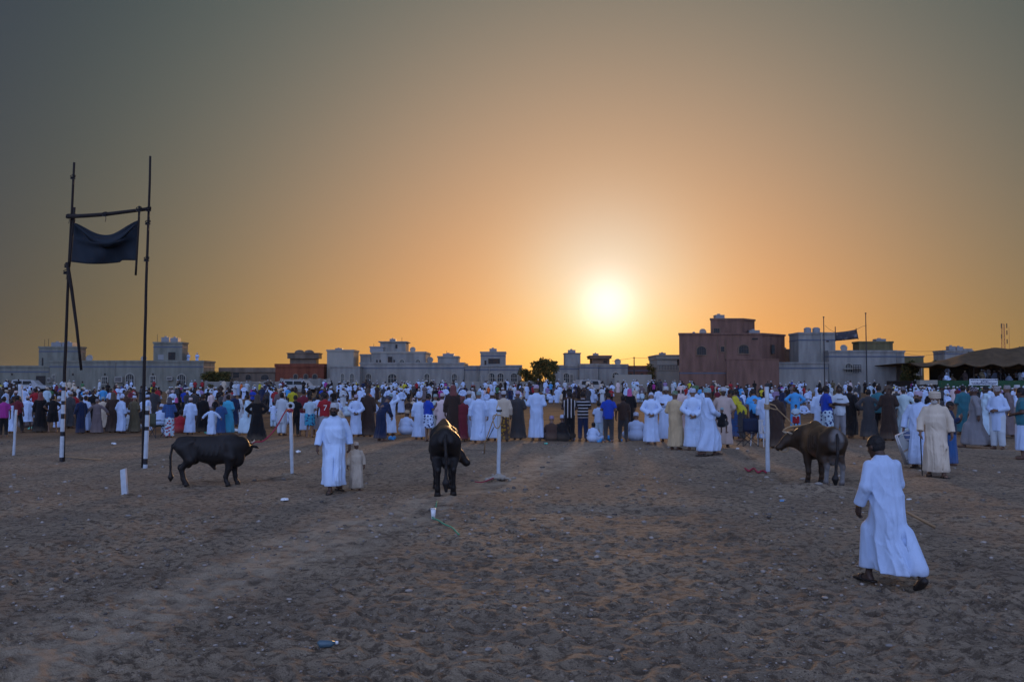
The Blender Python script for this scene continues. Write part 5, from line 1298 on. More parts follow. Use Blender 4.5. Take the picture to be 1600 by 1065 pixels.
def make_robe(J, h, seed=0, hem=.10, amp=1.0, wide=0.0, shape=None, creases=()):
    lo, hi = person_vols(J, h, False); v = Vol(lo-.1, hi+.1, h)
    if J['sit']:
        v.tube(torso_levels(J, .01), k=.03, fold=None)
        hp = np.array(J['hp'])
        v.ell(hp+np.array([0, .02, .02 if J['sit'] == 'ground' else .03]), (.24, .20, .17), k=.06)
        for S, s in (('L', 1), ('R', -1)):
            kn, an = np.array(J['kn'+S]), np.array(J['an'+S]); hip = hp+np.array([s*.09, -.02, .0])
            v.cap(hip, kn, .135, .105, k=.06); v.cap(kn, kn+(an-kn)*.85, .105, .11 if J['sit'] == 'chair' else .085, k=.06)
        if J['sit'] == 'chair':
            v.cap(np.array(J['knL']), np.array(J['knR']), .10, k=.06); v.cap(np.array(J['anL'])+[0, 0, .1], np.array(J['anR'])+[0, 0, .1], .10, k=.08)
        else: v.ell((0, -.22, .10), (.30, .18, .10), k=.06)
    else:
        aL, aR, kL, kR, hp = (np.array(J[q]) for q in ('anL', 'anR', 'knL', 'knR', 'hp'))
        c0, dx, dy = (aL+aR)/2, abs(aL[0]-aR[0]), abs(aL[1]-aR[1]); ck = (kL+kR)/2; dyk = abs(kL[1]-kR[1])
        lv = torso_levels(J, .012)
        be = J['belly']
        lv += [(.70, (hp[0]+ck[0])/2, (hp[1]+ck[1])/2, .208+wide*.4+be*.5, .160+dyk*.2+be*.5), (.50, ck[0], ck[1], .222+wide*.7+be*.4, .165+dyk*(.28 if wide < 0 else .45)),
               (.25, (c0[0]+ck[0])/2, (c0[1]+ck[1])/2, max(.242, dx/2+.13)+wide, max(.190, (dy*.55+dyk*.4)/2+.14)), (hem, c0[0], c0[1], max(.262, dx/2+.14)+wide, max(.205, dy*.36+.12))]
        if shape: lv = [shape(q) for q in lv]
        for kn, an in ((kL, aL), (kR, aR)): v.cap(kn+[0, 0, .1], kn+(an-kn)*.8, .112, .112, k=.05)
        v.tube(lv, k=.05, fold=fold_fn(hem, seed, amp), z0=hem)
        la = np.array(sorted(lv))
        def surf(th, z):
            cx, cy, rx, ry = (np.interp(z, la[:, 0], la[:, i]) for i in range(1, 5)); return np.array([cx+rx*math.cos(th), cy+ry*math.sin(th), z])
        for t0, z0, t1, z1, rad in creases:
            pts = [surf(t0+(t1-t0)*u, z0+(z1-z0)*u) for u in np.linspace(0, 1, 9)]
            for i_, (p_, q_) in enumerate(zip(pts[:-1], pts[1:])):
                e_ = rad*(.45+.55*math.sin(math.pi*(i_+.5)/8)); v.cap(p_, q_, e_, k=rad*1.2, op='cut')
        v.ell(hp-[0, 0, .04], (.180, .145, .24), k=.02)                     # cloth lies over the hips and thighs
        for kn, sg in ((kL, 1), (kR, -1)): v.cap(hp+[sg*.085, 0, -.05], kn, .098, .075, k=.02)
        zz_ = v.ax[2][None, None, :]; v.v = np.maximum(v.v, (hem-zz_).astype(np.float32))
    sleeves(v, J)
    return v.mesh('robe', M['cloth'])
def make_shirt(J, h, seed=0, hem=.80, short=True, kurta=False):
    lo, hi = person_vols(J, h, False); v = Vol(lo-.1, hi+.1, h)
    lv = torso_levels(J, .004)
    hp = np.array(J['hp'])
    if not J['sit']:
        hem = .50 if kurta else hem
        lv.append((hem, hp[0], hp[1], .205 if kurta else .19, .16 if kurta else .145))
        v.tube(lv, k=0, fold=fold_fn(hem, seed, .6), z0=hem)
    else: v.tube(lv, k=0, fold=fold_fn(hp[2], seed, .4))
    sleeves(v, J, .064, .066, .055, short=short)
    return v.mesh('shirt', M['cloth'])
def make_trousers(J, h, length=1.0, loose=0.0):
    lo, hi = person_vols(J, h, False); v = Vol(lo-.1, hi+.1, h); hp = np.array(J['hp'])
    v.ell(hp+np.array([0, .01, -.02]), (.165+loose, .125+loose, .15), k=0)
    for S, s in (('L', 1), ('R', -1)):
        hip = hp+np.array([s*.085, 0, -.06]); kn, an = np.array(J['kn'+S]), np.array(J['an'+S])
        if length < 1: v.cap(hip, hip+(kn-hip)*(length*2), .108+loose, .10+loose, k=.05, flat=1.0)
        else: v.cap(hip, kn, .105+loose, .080+loose, k=.05); v.cap(kn, an+(kn-an)*.02, .078+loose, .068+loose, k=.03, flat=1.0)
    return v.mesh('trousers', M['cloth'])
def make_skirt(J, h, seed=0, hem=.22):
    lo, hi = person_vols(J, h, False); v = Vol(lo-.1, hi+.1, h); hp = np.array(J['hp']); c0 = (np.array(J['anL'])+np.array(J['anR']))/2
    v.tube([(1.0, hp[0], hp[1], .16, .125), (.9, hp[0], hp[1], .185, .145), (.6, hp[0], hp[1]*.6+c0[1]*.4, .195, .155), (hem, c0[0], c0[1], .215, .18)], k=0, fold=fold_fn(hem, seed, .9), z0=hem)
    return v.mesh('skirt', M['cloth'])
# head coverings built once round the head centre
def head_part(kind, h=.011):
    v = Vol((-.17, -.19, -.22), (.17, .19, .22), h)
    if kind == 'hair':
        v.ell((0, .018, .034), (.083, .100, .094), k=0); v.ell((0, .03, -.02), (.080, .078, .07), k=.03)
        rg = np.random.default_rng(4)
        for _ in range(70):
            d = rg.normal(size=3); d /= np.linalg.norm(d); d[2] = abs(d[2])*.9-.15; v.ell(np.array([0, .018, .03])+d*np.array([.080, .097, .092]), (.015, .015, .012), k=.008)
        v.ell((0, -.13, -.05), (.075, .085, .085), k=.02, op='cut'); v.ell((0, -.125, -.0), (.058, .055, .055), k=.02, op='cut'); return v.mesh('hair', M['hair'])
    if kind == 'cap':
        v.tube([(.005, 0, .012, .084, .102), (.035, 0, .012, .085, .103), (.085, 0, .014, .083, .100), (.112, 0, .014, .079, .095), (.125, 0, .014, .060, .078)], k=0, z0=.005, z1=.125); return v.mesh('cap', M['capm'])
    if kind == 'turban':
        v.ell((0, .015, .055), (.092, .108, .075), k=0)
        for i in range(5):
            z = .012+.021*i; t = (i % 2-.5)*.5
            pts = [np.array([.093*math.cos(a), .012+.108*math.sin(a), z+t*.05*math.cos(a+.6)]) for a in np.linspace(0, 6.283, 15)]
            for p, q in zip(pts[:-1], pts[1:]): v.cap(p, q, .021-.001*i, k=.008)
        v.cap((.03, .11, .02), (.05, .125, -.12), .03, .02, k=.01); return v.mesh('turban', M['cloth'])
    if kind == 'scarf':
        v.ell((0, .02, .03), (.098, .112, .105), k=0); v.cap((0, .04, -.05), (0, .04, -.17), .095, .12, k=.04)
        v.ell((0, -.13, -.03), (.062, .075, .085), k=.02, op='cut'); return v.mesh('scarf', M['cloth'])
HEADS = {k: head_part(k) for k in ('hair', 'cap', 'turban', 'scarf')}
HEAD_OFF = {'hair': 1.70, 'cap': 1.725, 'turban': 1.73, 'scarf': 1.73}
PARTS = {}
HP = math.pi/2
CREASES = dict(     # deep folds in the cloth of the nearest figures: angle and height at both ends, depth
    boy=((HP+.05, 1.18, HP+.35, .16, .020), (HP-.35, 1.10, HP-.55, .35, .016), (HP-.9, .62, HP-.2, .26, .013), (HP-1.0, .45, HP-.5, .24, .012), (HP+.15, 1.30, HP+.10, 1.0, .012), (HP-.7, .85, HP-.25, .62, .014), (HP+1.1, .6, HP+.5, .3, .011), (HP-.1, .5, HP-.35, .14, .014)),
    man=((-HP-.1, 1.0, -HP-.25, .16, .011), (-HP-.9, .72, -HP-.35, .42, .012), (-HP-1.0, .55, -HP-.45, .28, .012), (-HP-1.0, .40, -HP-.5, .18, .011), (-HP+.5, .90, -HP+.35, .16, .012), (-HP-.5, 1.22, -HP+.1, 1.12, .009), (-HP+.3, 1.15, -HP+.9, 1.02, .010), (-HP+.8, .7, -HP+.6, .2, .012), (-HP-.6, .95, -HP-.1, .80, .010)),
    elder=((-HP, 1.3, -HP, .95, .008), (-HP-.5, .95, -HP-.3, .16, .018), (-HP+.45, .9, -HP+.30, .16, .022), (-HP+.9, .7, -HP+.5, .35, .018), (-HP-.9, .6, -HP-.6, .2, .016), (-HP-.5, 1.02, -HP+.2, .88, .014)),
    porter=((-HP-.4, .95, -HP-.3, .16, .018), (-HP+.45, .9, -HP+.30, .16, .018), (-HP+.9, .7, -HP+.5, .35, .016)),
    carry=((HP-.2, 1.0, HP-.1, .14, .020), (HP+.5, .9, HP+.3, .2, .018), (HP-.9, .6, HP-.3, .25, .018), (0.3, .6, HP-.6, .3, .018)),
    walk2=((HP-.3, .8, HP+.1, .3, .018), (HP+.7, .6, HP+.2, .25, .016), (HP-.8, .5, HP-.3, .2, .014)),
    behind=((HP-.5, .95, HP-.4, .3, .014), (HP+.5, .95, HP+.4, .3, .014), (HP-.5, 1.2, HP, 1.02, .012), (HP+.5, 1.2, HP, 1.02, .012)),
    down=((HP-.2, 1.15, HP-.25, .3, .013), (HP+.5, .9, HP+.45, .2, .014)), front=((HP+.15, 1.1, HP+.2, .25, .013), (HP-.5, .9, HP-.45, .2, .014)))
def proto(pz, outfit, h=.018, hero=False):
    """parts shared by every person in this pose and dress"""
    key = (pz, outfit)
    if key in PARTS: return PARTS[key]
    J = CH[pz] if pz in CH else POSES[pz]; sd = abs(hash(str(key))) % 997 if False else sum(map(ord, pz+outfit))
    bk = ('body', pz)
    if bk not in PARTS: PARTS[bk] = make_body(J, h*.9 if hero else h, hero)
    L = [('body', PARTS[bk])]
    if outfit == 'robe': L.append(('robe', make_robe(J, h, sd, hem={'boy': .165, 'man': .145, 'elder': .12, 'carry': .13}.get(pz, .10), wide={'boy': -.055, 'man': -.022}.get(pz, 0), creases=CREASES.get(pz, ()), amp=1.35 if pz in CH or pz == 'carry' else 1.3)))
    elif outfit == 'tunic': L.append(('robe', make_robe(J, h, sd, hem=.42)))
    elif outfit == 'wide': L.append(('robe', make_robe(J, h, sd, hem=.05, wide=.05)))
    elif outfit == 'kurta': L += [('shirt', make_shirt(J, h, sd, short=False, kurta=True)), ('trousers', make_trousers(J, h, 1.0, .02))]
    elif outfit == 'trousers': L += [('shirt', make_shirt(J, h, sd)), ('trousers', make_trousers(J, h))]
    elif outfit == 'shorts': L += [('shirt', make_shirt(J, h, sd)), ('shorts', make_trousers(J, h, .5, .03))]
    elif outfit == 'sarong': L += [('shirt', make_shirt(J, h, sd)), ('skirt', make_skirt(J, h, sd))]
    elif outfit == 'dress': L += [('shirt', make_shirt(J, h, sd, short=False)), ('skirt', make_skirt(J, h, sd, hem=.06))]
    PARTS[key] = L; return L
COLS = dict(white=(.46, .585, .81), offwhite=(.46, .52, .58), cream=(.54, .46, .36), tan=(.46, .35, .21), beige=(.46, .37, .33), pink=(.50, .06, .28), palepink=(.62, .50, .50), magenta=(.33, .035, .24),
            black=(.010, .010, .012), charcoal=(.045, .047, .052), grey=(.22, .22, .24), greybrown=(.15, .12, .125), brown=(.065, .038, .030), darkbrown=(.040, .026, .022), olive=(.10, .085, .05),
            navy=(.012, .022, .060), blue=(.03, .09, .24), royal=(.012, .05, .36), sky=(.06, .30, .62), cyan=(.05, .33, .50), paleblue=(.42, .56, .66), palecyan=(.40, .52, .56), teal=(.03, .14, .18),
            red=(.30, .018, .028), maroon=(.13, .018, .030), orange=(.55, .13, .03), yellow=(.50, .45, .03), mustard=(.34, .24, .05), green=(.05, .16, .07), purple=(.24, .17, .34), lilac=(.40, .33, .50), tealcap=(.16, .34, .38))
SKINS = [(.115, .062, .040), (.085, .045, .030), (.15, .085, .055), (.060, .034, .024), (.18, .105, .070)]
NPERS = 0
def person(label, pz, outfit, loc, facing, height, cols, head='hair', headcol='black', group=None, mats=None, h=.018, hero=False, skin=None, name='person'):
    """facing: world angle of the direction the person looks, 0 = towards the camera, pi = away, pi/2 = to the right"""
    global NPERS; NPERS += 1
    L = proto(pz, outfit, h, hero); J = CH[pz] if pz in CH else POSES[pz]
    r = empty(name, loc, facing); s = height/1.70; r.scale = (s, s, s); tag(r, label, 'person', group)
    sk = SKINS[(NPERS*7) % 5] if skin is None else SKINS[skin]; ci = 0
    for part, me in L:
        o = obj(part, me, r)
        if part == 'body': o.color = sk+(1,)
        else:
            c_ = COLS[cols[min(ci, len(cols)-1)]]; f = 1+.10*math.sin(NPERS*3.7+ci); o.color = tuple(min(.86, x*f) for x in c_)+(1,); ci += 1
            if mats and part in mats: o.material_slots[0].link = 'OBJECT'; o.material_slots[0].material = M[mats[part]]
    if head:
        o = obj(head, HEADS[head], r, J['head']); o.rotation_mode = 'XYZ'
        o.rotation_euler = Matrix(head_frame(J).tolist()).to_euler(); o.color = COLS[headcol]+(1,)
    return r
def at_px(px, ytop, yfeet, label, pz, outfit, facing, cols, head='hair', headcol='black', **kw):
    """place by where the feet meet the flat field and how tall the figure is"""
    g = G(px, yfeet); mpp = g.y/F_PX; J = CH[pz] if pz in CH else POSES[pz]
    tall = J['head'][2]+.115+(.025 if head != 'hair' else 0)
    hgt = (yfeet-ytop)*mpp/tall*1.70
    hgt = min(max(hgt, .75), 1.95)
    ang = math.atan2(g.x, g.y)        # turn with the line of sight so that 'away' means away from the camera
    return person(label, pz, outfit, (g.x, g.y, gz(g)), facing-ang, hgt, cols, head, headcol, **kw)
A, AL, AR_, T, TL, TR = math.pi, math.pi+.5, math.pi-.5, 0.0, -.5, .5      # away, away-left, away-right, toward ...
LF, RT = -math.pi/2, math.pi/2
# ------------------------------------------------------------------ people in front and in the first row, one by one
FR = 'spectators in the nearest row'
def fr(*a, **k): return at_px(*a, group=FR, **k)
# near figures
boy = at_px(1388, 688, 915, 'boy in long pale robe striding away with stick in the right foreground', 'boy', 'robe', A+.62, ('white',), h=.0095, hero=True, skin=3)
man = at_px(522, 630, 769, 'heavy man in white robe and cap walking toward the camera left of centre', 'man', 'robe', T+.10, ('white',), 'cap', 'offwhite', h=.0105, hero=True, skin=1)
kid = at_px(556, 690, 766, 'small child in cream robe and cap half behind the heavy man', 'walk2', 'robe', T+.15, ('cream',), 'cap', 'cream')
eld = at_px(1463, 610, 744, 'old man in cream robe and turban walking with a cane at right', 'elder', 'robe', T+.12, ('cream',), 'turban', 'cream', h=.011, hero=True, skin=2)
por = at_px(1437, 611, 732, 'man in white robe and purple cap carrying folded chairs at right', 'porter', 'robe', T-.2, ('white',), 'cap', 'lilac', h=.012, hero=True)
# far left
fr(5, 619, 682, 'person in magenta shirt and dark trousers at far left edge', 'down', 'trousers', A, ('magenta', 'black'))
fr(18, 624, 676, 'person in white robe behind the magenta and maroon shirts at far left', 'down', 'robe', A, ('white',))
fr(27, 618, 676, 'person in maroon shirt, hand on hip, right of the magenta shirt', 'onehip', 'trousers', AR_, ('maroon', 'black'))
fr(42, 618, 672, 'man in short white tunic and pink cap, hands on hips', 'hips', 'tunic', A, ('white',), 'cap', 'palepink')
fr(62, 613, 675, 'person in long black robe and dark red scarf near the left mast', 'down', 'wide', A, ('black',), 'scarf', 'maroon')
fr(82, 617, 675, 'person in black shirt and shorts left of the left mast', 'hips', 'shorts', A, ('black', 'black'))
fr(91, 620, 670, 'person in white robe half hidden by the left mast', 'front', 'robe', A, ('white',), 'cap', 'offwhite')
fr(106, 618, 666, 'man in white robe just right of the left mast', 'behind', 'robe', AR_, ('white',), 'cap', 'offwhite')
fr(116, 613, 668, 'person in bright red shirt and black trousers right of the left mast', 'front', 'trousers', A, ('red', 'black'))
fr(133, 618, 675, 'man in white robe behind the navy clad person between the masts', 'front', 'robe', AR_, ('white',))
fr(126, 619, 677, 'person all in navy in front of white robes between the masts', 'relaxed', 'dress', AL, ('navy', 'navy'))
fr(151, 622, 676, 'man in grey brown robe with both arms held out', 'armsout', 'wide', A, ('greybrown',), 'cap', 'greybrown')
fr(160, 619, 670, 'man in cream robe behind the grey brown robe', 'relaxed', 'robe', A, ('cream',), 'cap', 'tealcap')
fr(176, 612, 675, 'large person in very dark brown robe midway between the masts', 'down', 'wide', A, ('darkbrown',), 'scarf', 'darkbrown')
fr(189, 617, 676, 'man in white robe and cap beside the dark brown robe', 'relaxed', 'robe', A-.9, ('white',), 'cap', 'white')
fr(196, 611, 664, 'person in rust brown robe behind the white capped man', 'front', 'robe', A, ('brown',), 'turban', 'brown')
fr(209, 617, 675, 'man in olive brown robe and white cap left of the right mast', 'front', 'wide', A-.6, ('olive',), 'cap', 'white')
fr(202, 636, 672, 'person in white crouching beside the olive brown robe', 'ground', 'robe', T, ('offwhite',), 'turban', 'white')
fr(230, 616, 675, 'man in white robe and cap behind the right mast, hands before him', 'front', 'robe', LF-.3, ('white',), 'cap', 'white')
fr(250, 632, 681, 'man in white robe sitting on a folding chair right of the mast', 'chair', 'robe', A-.7, ('white',), 'cap', 'white')
fr(264, 621, 684, 'woman in blue shirt and red, white and blue printed skirt', 'phone', 'dress', A, ('blue', 'paleblue'), 'scarf', 'navy', mats={'shirt': 'plaid', 'skirt': 'zigzag'})
fr(275, 621, 662, 'child with bright pink headscarf behind the printed skirt', 'down', 'robe', A, ('black',), 'scarf', 'pink')
fr(281, 640, 676, 'child in red dress sitting left of the man in white by the bull', 'ground', 'robe', A-.4, ('red',))
fr(297, 621, 679, 'man in white robe and cap standing behind the left black bull', 'down', 'robe', A, ('white',), 'cap', 'palepink')
fr(316, 617, 676, 'person in black robe left of the child with arms out', 'relaxed', 'wide', A, ('black',))
fr(330, 635, 681, 'child in white robe and dark cap holding arms out', 'armsout', 'robe', A, ('white',), 'cap', 'charcoal')
fr(345, 627, 679, 'person in dark blue robe right of the child with arms out', 'front', 'robe', A, ('blue',))
fr(356, 616, 678, 'man in bright cyan robe above the left bull', 'front', 'robe', A-.6, ('cyan',))
fr(366, 614, 666, 'man in navy robe and white cap right of the cyan robe', 'relaxed', 'robe', A-.4, ('navy',), 'cap', 'white')
fr(374, 617, 657, 'man in white robe stepping behind the navy robe', 'walk2', 'robe', A-.9, ('offwhite',))
fr(387, 616, 679, 'man in pale blue robe bending beside the black robe', 'walk', 'robe', LF-.4, ('paleblue',))
fr(401, 616, 689, 'person in wide black robe at the head of the left bull', 'hips', 'wide', A, ('black',), 'scarf', 'black')
fr(427, 628, 668, 'child in white shirt beside the grey kurta man', 'phone', 'kurta', A, ('white', 'paleblue'))
fr(440, 613, 680, 'man in grey beige kurta and trousers with folded arms', 'folded', 'kurta', A-.6, ('offwhite', 'offwhite'))
fr(461, 618, 682, 'person in black shirt and trousers behind the ringed white post', 'phone', 'trousers', A, ('black', 'black'))
fr(474, 608, 680, 'tall person in maroon shirt and white sarong right of the ringed post', 'front', 'sarong', A, ('maroon', 'white'))
fr(484, 618, 683, 'person in pale grey shirt and teal printed shorts', 'front', 'shorts', A-.3, ('paleblue', 'cyan'), mats={'shorts': 'floral'})
fr(496, 616, 678, 'person in white shirt behind the red numbered shirt', 'relaxed', 'sarong', A, ('white', 'grey'))
num = fr(507, 615, 684, 'person in red football shirt with white number seven', 'relaxed', 'sarong', A+.1, ('red', 'grey'))
# centre left
fr(556, 616, 682, 'man in white robe and cap, hands behind back, right of the heavy man', 'behind', 'robe', A, ('white',), 'cap', 'lilac')
fr(574, 606, 681, 'person in long black brown robe right of the man with clasped hands', 'down', 'wide', A, ('darkbrown',), 'turban', 'darkbrown')
fr(595, 618, 688, 'man in navy robe left of the man in white leaning right', 'lean', 'robe', A-.9, ('navy',), 'turban', 'navy')
fr(610, 614, 679, 'man in white robe and teal cap leaning right with raised arm', 'raised', 'robe', A-.5, ('white',), 'cap', 'tealcap')
fr(634, 640, 678, 'person in white sitting low right of the man with raised arm', 'ground', 'robe', A-.5, ('white',), 'cap', 'tan')
fr(655, 616, 686, 'man in white robe left of the boy in royal blue shirt', 'down', 'robe', A, ('white',), 'cap', 'white')
fr(669, 616, 690, 'boy in royal blue shirt and printed white shorts looking at his hands', 'phone', 'shorts', A-.9, ('royal', 'white'), mats={'shorts': 'floral'})
fr(680, 616, 684, 'man in pale blue robe behind the boy in royal blue', 'front', 'robe', A, ('palecyan',), 'cap', 'tealcap')
fr(691, 614, 686, 'man in pinkish white robe and pink cap above the central bull', 'down', 'robe', A, ('palepink',), 'cap', 'palepink')
fr(708, 600, 690, 'tall person in dark maroon black robe above the central bull', 'down', 'wide', A, ('darkbrown',), 'scarf', 'maroon')
fr(722, 619, 690, 'person in dark red robe behind the white capped pair', 'front', 'robe', A, ('maroon',), 'turban', 'maroon')
fr(733, 611, 688, 'man in white robe and cap leftmost of three beside the central post', 'front', 'robe', A+.5, ('white',), 'cap', 'offwhite')
fr(748, 612, 693, 'man in white robe and teal cap, middle of three beside the central post', 'walk2', 'robe', A, ('white',), 'cap', 'tealcap')
cane_man = fr(769, 612, 689, 'man in white robe and cap leaning on a cane left of the central post', 'relaxed', 'robe', A, ('white',), 'cap', 'white')
fr(787, 610, 689, 'person in gold printed dress and cream top behind the central post', 'down', 'dress', A, ('cream', 'brown'), 'cap', 'offwhite', mats={'skirt': 'gold'})
fr(809, 611, 687, 'man in charcoal robe and purple cap right of the central post', 'front', 'wide', A, ('charcoal',), 'cap', 'lilac')
fr(838, 600, 689, 'tall man in pale blue white robe and purple cap at the ring edge', 'front', 'robe', A, ('white',), 'cap', 'lilac')
fr(862, 650, 689, 'man in brown robe sitting on the ground beside the tall pale robe', 'ground', 'robe', A, ('brown',), 'cap', 'purple')
fr(879, 648, 689, 'man in black robe and white cap sitting on the ground', 'ground', 'robe', A, ('black',), 'cap', 'white')
fr(890, 612, 689, 'person in black shirt with vertical white stripes', 'front', 'trousers', A, ('black', 'black'), mats={'shirt': 'vstripe'})
fr(911, 612, 689, 'person in black shirt with horizontal white stripes', 'folded', 'trousers', A, ('black', 'navy'), mats={'shirt': 'hstripe'})
fr(936, 628, 689, 'child in white shirt beside the man in royal blue shirt', 'front', 'trousers', A, ('white', 'paleblue'))
fr(951, 614, 691, 'man in royal blue shirt and dark trousers seen from behind', 'front', 'trousers', A, ('royal', 'charcoal'))
fr(926, 660, 690, 'small child in white sitting beside the child in white shirt', 'ground', 'robe', A-.5, ('white',))
fr(974, 618, 690, 'person in dark reddish shirt and dark trousers right of royal blue shirt', 'relaxed', 'trousers', A, ('darkbrown', 'charcoal'))
fr(984, 607, 668, 'woman in black robe and dark pink scarf behind the sitting man in white', 'down', 'wide', A, ('black',), 'scarf', 'pink')
fr(994, 640, 688, 'man in white sitting with back to the camera left of bowed man', 'ground', 'robe', A, ('white',), 'cap', 'white')
fr(1018, 613, 694, 'broad man in white robe with bowed head and hands behind back', 'bowed', 'robe', A, ('white',), 'cap', 'white')
# centre right
fr(1041, 603, 690, 'man in white robe with grey beard facing the camera', 'folded', 'robe', T, ('white',), 'cap', 'offwhite')
fr(1064, 602, 688, 'man in pinkish white robe and pink turban behind the tan robe', 'relaxed', 'robe', A, ('palepink',), 'turban', 'palepink')
fr(1055, 611, 703, 'man in tan robe and green cap seen from behind', 'front', 'robe', A-.5, ('tan',), 'cap', 'green')
fr(1087, 602, 690, 'man in white robe and pale green cap behind the man with clasped hands', 'down', 'robe', A, ('white',), 'turban', 'green')
fr(1083, 607, 704, 'man in white robe and cap with hands clasped behind, right of the tan robe', 'behind', 'robe', A, ('white',), 'cap', 'white')
car = fr(1106, 605, 711, 'man in white robe carrying a small child in dark clothes', 'carry', 'robe', A-1.15, ('white',), 'cap', 'tealcap', h=.014, hero=True)
fr(1131, 604, 699, 'man in pink beige robe and pale cap facing the camera', 'behind', 'robe', T, ('beige',), 'cap', 'offwhite')
fr(1150, 608, 686, 'person in blue checked clothes beside the yellow shirt', 'front', 'robe', A, ('blue',), mats={'robe': 'plaid'})
fr(1160, 608, 690, 'person in yellow shirt and dark jeans bending forward', 'lean', 'trousers', LF-.25, ('yellow', 'charcoal'))
fr(1181, 607, 687, 'person in sky blue shirt and jeans near the camp chair', 'lean', 'trousers', A+.2, ('sky', 'navy'))
fr(1196, 612, 690, 'person in white robe hidden behind the right white post', 'down', 'robe', A, ('white',))
fr(1213, 612, 700, 'large person in dark brown robe behind the right white post', 'down', 'wide', A, ('darkbrown',), 'turban', 'purple')
fr(1243, 604, 668, 'man in sky blue shirt and long sky blue skirt, hands on hips', 'hips', 'dress', A, ('sky', 'sky'))
fr(1244, 632, 673, 'small child in pale shirt in front of the sky blue man', 'front', 'shorts', T, ('paleblue', 'red'))
fr(1283, 606, 690, 'person in white robe left of the royal blue jersey', 'down', 'robe', A, ('white',))
fr(1292, 603, 692, 'person in royal blue jersey and printed shorts behind the brown bull', 'front', 'shorts', A-1.0, ('royal', 'paleblue'), mats={'shorts': 'floral'})
tee = fr(1312, 602, 691, 'person in white printed shirt and grey trousers, arms folded, facing camera', 'folded', 'trousers', T+.2, ('offwhite', 'grey'))
fr(1328, 597, 684, 'tall person in black robe right of the white printed shirt', 'walk2', 'robe', A-.5, ('black',))
fr(1358, 609, 687, 'man in charcoal robe with hands at his waist', 'hips', 'robe', A, ('charcoal',))
fr(1374, 600, 684, 'person in dark green shirt behind the charcoal robe', 'front', 'trousers', A, ('teal', 'black'))
fr(1389, 599, 688, 'man in dark brown robe and turban left of the pale cyan robe', 'front', 'wide', A, ('darkbrown',), 'turban', 'darkbrown')
fr(1413, 604, 687, 'man in pale cyan robe and dark cap', 'hips', 'robe', A, ('palecyan',), 'cap', 'navy')
# right edge
fr(1486, 628, 727, 'child in dark blue skirt behind the old man with cane', 'phone', 'dress', RT, ('navy', 'blue'))
fr(1506, 601, 679, 'man in teal robe right of the old man with cane', 'front', 'robe', A+.4, ('teal',))
fr(1515, 604, 677, 'person in royal blue shirt behind the grey robed walker', 'down', 'trousers', A, ('royal', 'black'))
fr(1526, 604, 700, 'man in grey robe and dark cap striding left at right edge', 'walk', 'robe', LF-.25, ('grey',), 'cap', 'navy')
fr(1543, 600, 683, 'man in pale blue robe with bare head looking left', 'walk2', 'robe', LF+.3, ('paleblue',))
fr(1560, 604, 702, 'man in white shirt and trousers walking toward camera with a phone', 'front', 'kurta', T-.4, ('white', 'offwhite'), 'cap', 'grey')
fr(1577, 600, 684, 'man in grey robe with white scarf near the right edge', 'walk2', 'robe', LF, ('greybrown',), 'cap', 'grey')
fr(1591, 591, 678, 'man in white robe and cap at the right edge', 'down', 'robe', LF-.3, ('white',), 'cap', 'offwhite')
fr(1598, 606, 717, 'person in teal tunic and white sarong cut by the right edge', 'front', 'sarong', LF, ('teal', 'white'))
fr(1557, 596, 680, 'man in olive cap and dark robe behind the walking man with a phone', 'down', 'robe', A, ('white',), 'cap', 'olive')
# ------------------------------------------------------------------ details of the near figures
def child_of(o, part, me, loc=(0, 0, 0)): return obj(part, me, o, loc)
def J_of(k): return CH[k]
# eyes, brows, beards
def face_bits(o, k, beard=None):
    J = CH[k] if k in CH else POSES[k]; Q = head_frame(J); H = np.array(J['head'])
    for s in (-1, 1):
        v = Vol((-.03,)*3, (.03,)*3, .006); v.ell((0, 0, 0), (.014, .012, .010), k=0); obj('eye', v.mesh('eye', M['eye']), o, H+Q@np.array([s*.032, -.084, .006]))
    if beard:
        v = Vol((-.1, -.14, -.18), (.1, .04, .02), .008); v.ell((0, -.055, -.085), (.062, .058, .050), k=0); v.cap((-.03, -.098, -.045), (.03, -.098, -.045), .013, k=.01); v.ell((0, -.07, -.045), (.022, .05, .010), k=.008, op='cut')
        b = obj('beard', v.mesh('beard', M[beard]), o, H); b.rotation_euler = Matrix(Q.tolist()).to_euler()
face_bits(man, 'man', 'hair'); face_bits(eld, 'elder', 'grey'); face_bits(por, 'porter', 'hair')
# sandals
def sandals(o, k):
    J = CH[k] if k in CH else POSES[k]
    for S in 'LR':
        an = np.array(J['an'+S]); f = np.array(J['ft'+S], float); f /= np.linalg.norm(f); flat = f[2] > -.3
        z = .022 if flat else an[2]-.085
        a = np.array([an[0], an[1], z])-f*.07; b = np.array([an[0], an[1], z])+f*.19
        if flat: a[2] = b[2] = .016
        v = Vol(np.minimum(a, b)-.1, np.maximum(a, b)+.12, .009)
        v.cap(a, b, .042, .046, k=0)
        if flat: v.ell((0, 0, 0), (.001,)*3, k=0); r_, X, Y, Z = v.sub(np.minimum(a, b)-.1, np.maximum(a, b)+.12, 0); v.v[r_] = np.maximum(v.v[r_], np.abs(Z-.016)-.014)
        m_ = (a+b)/2+f*.03
        sd = np.cross(f, [0, 0, 1]); sd /= np.linalg.norm(sd)
        up = np.cross(sd, f)
        for q in np.linspace(0, math.pi, 7)[:-1]:
            p0 = m_+sd*.046*math.cos(q)+up*.055*math.sin(q); q2 = q+math.pi/6; p1_ = m_+sd*.046*math.cos(q2)+up*.055*math.sin(q2); v.cap(p0, p1_, .010, k=.004)
        obj('sandal', v.mesh('sandal', M['leather']), o)
for o, k in ((boy, 'boy'), (man, 'man'), (eld, 'elder'), (por, 'porter'), (car, 'carry')): sandals(o, k)
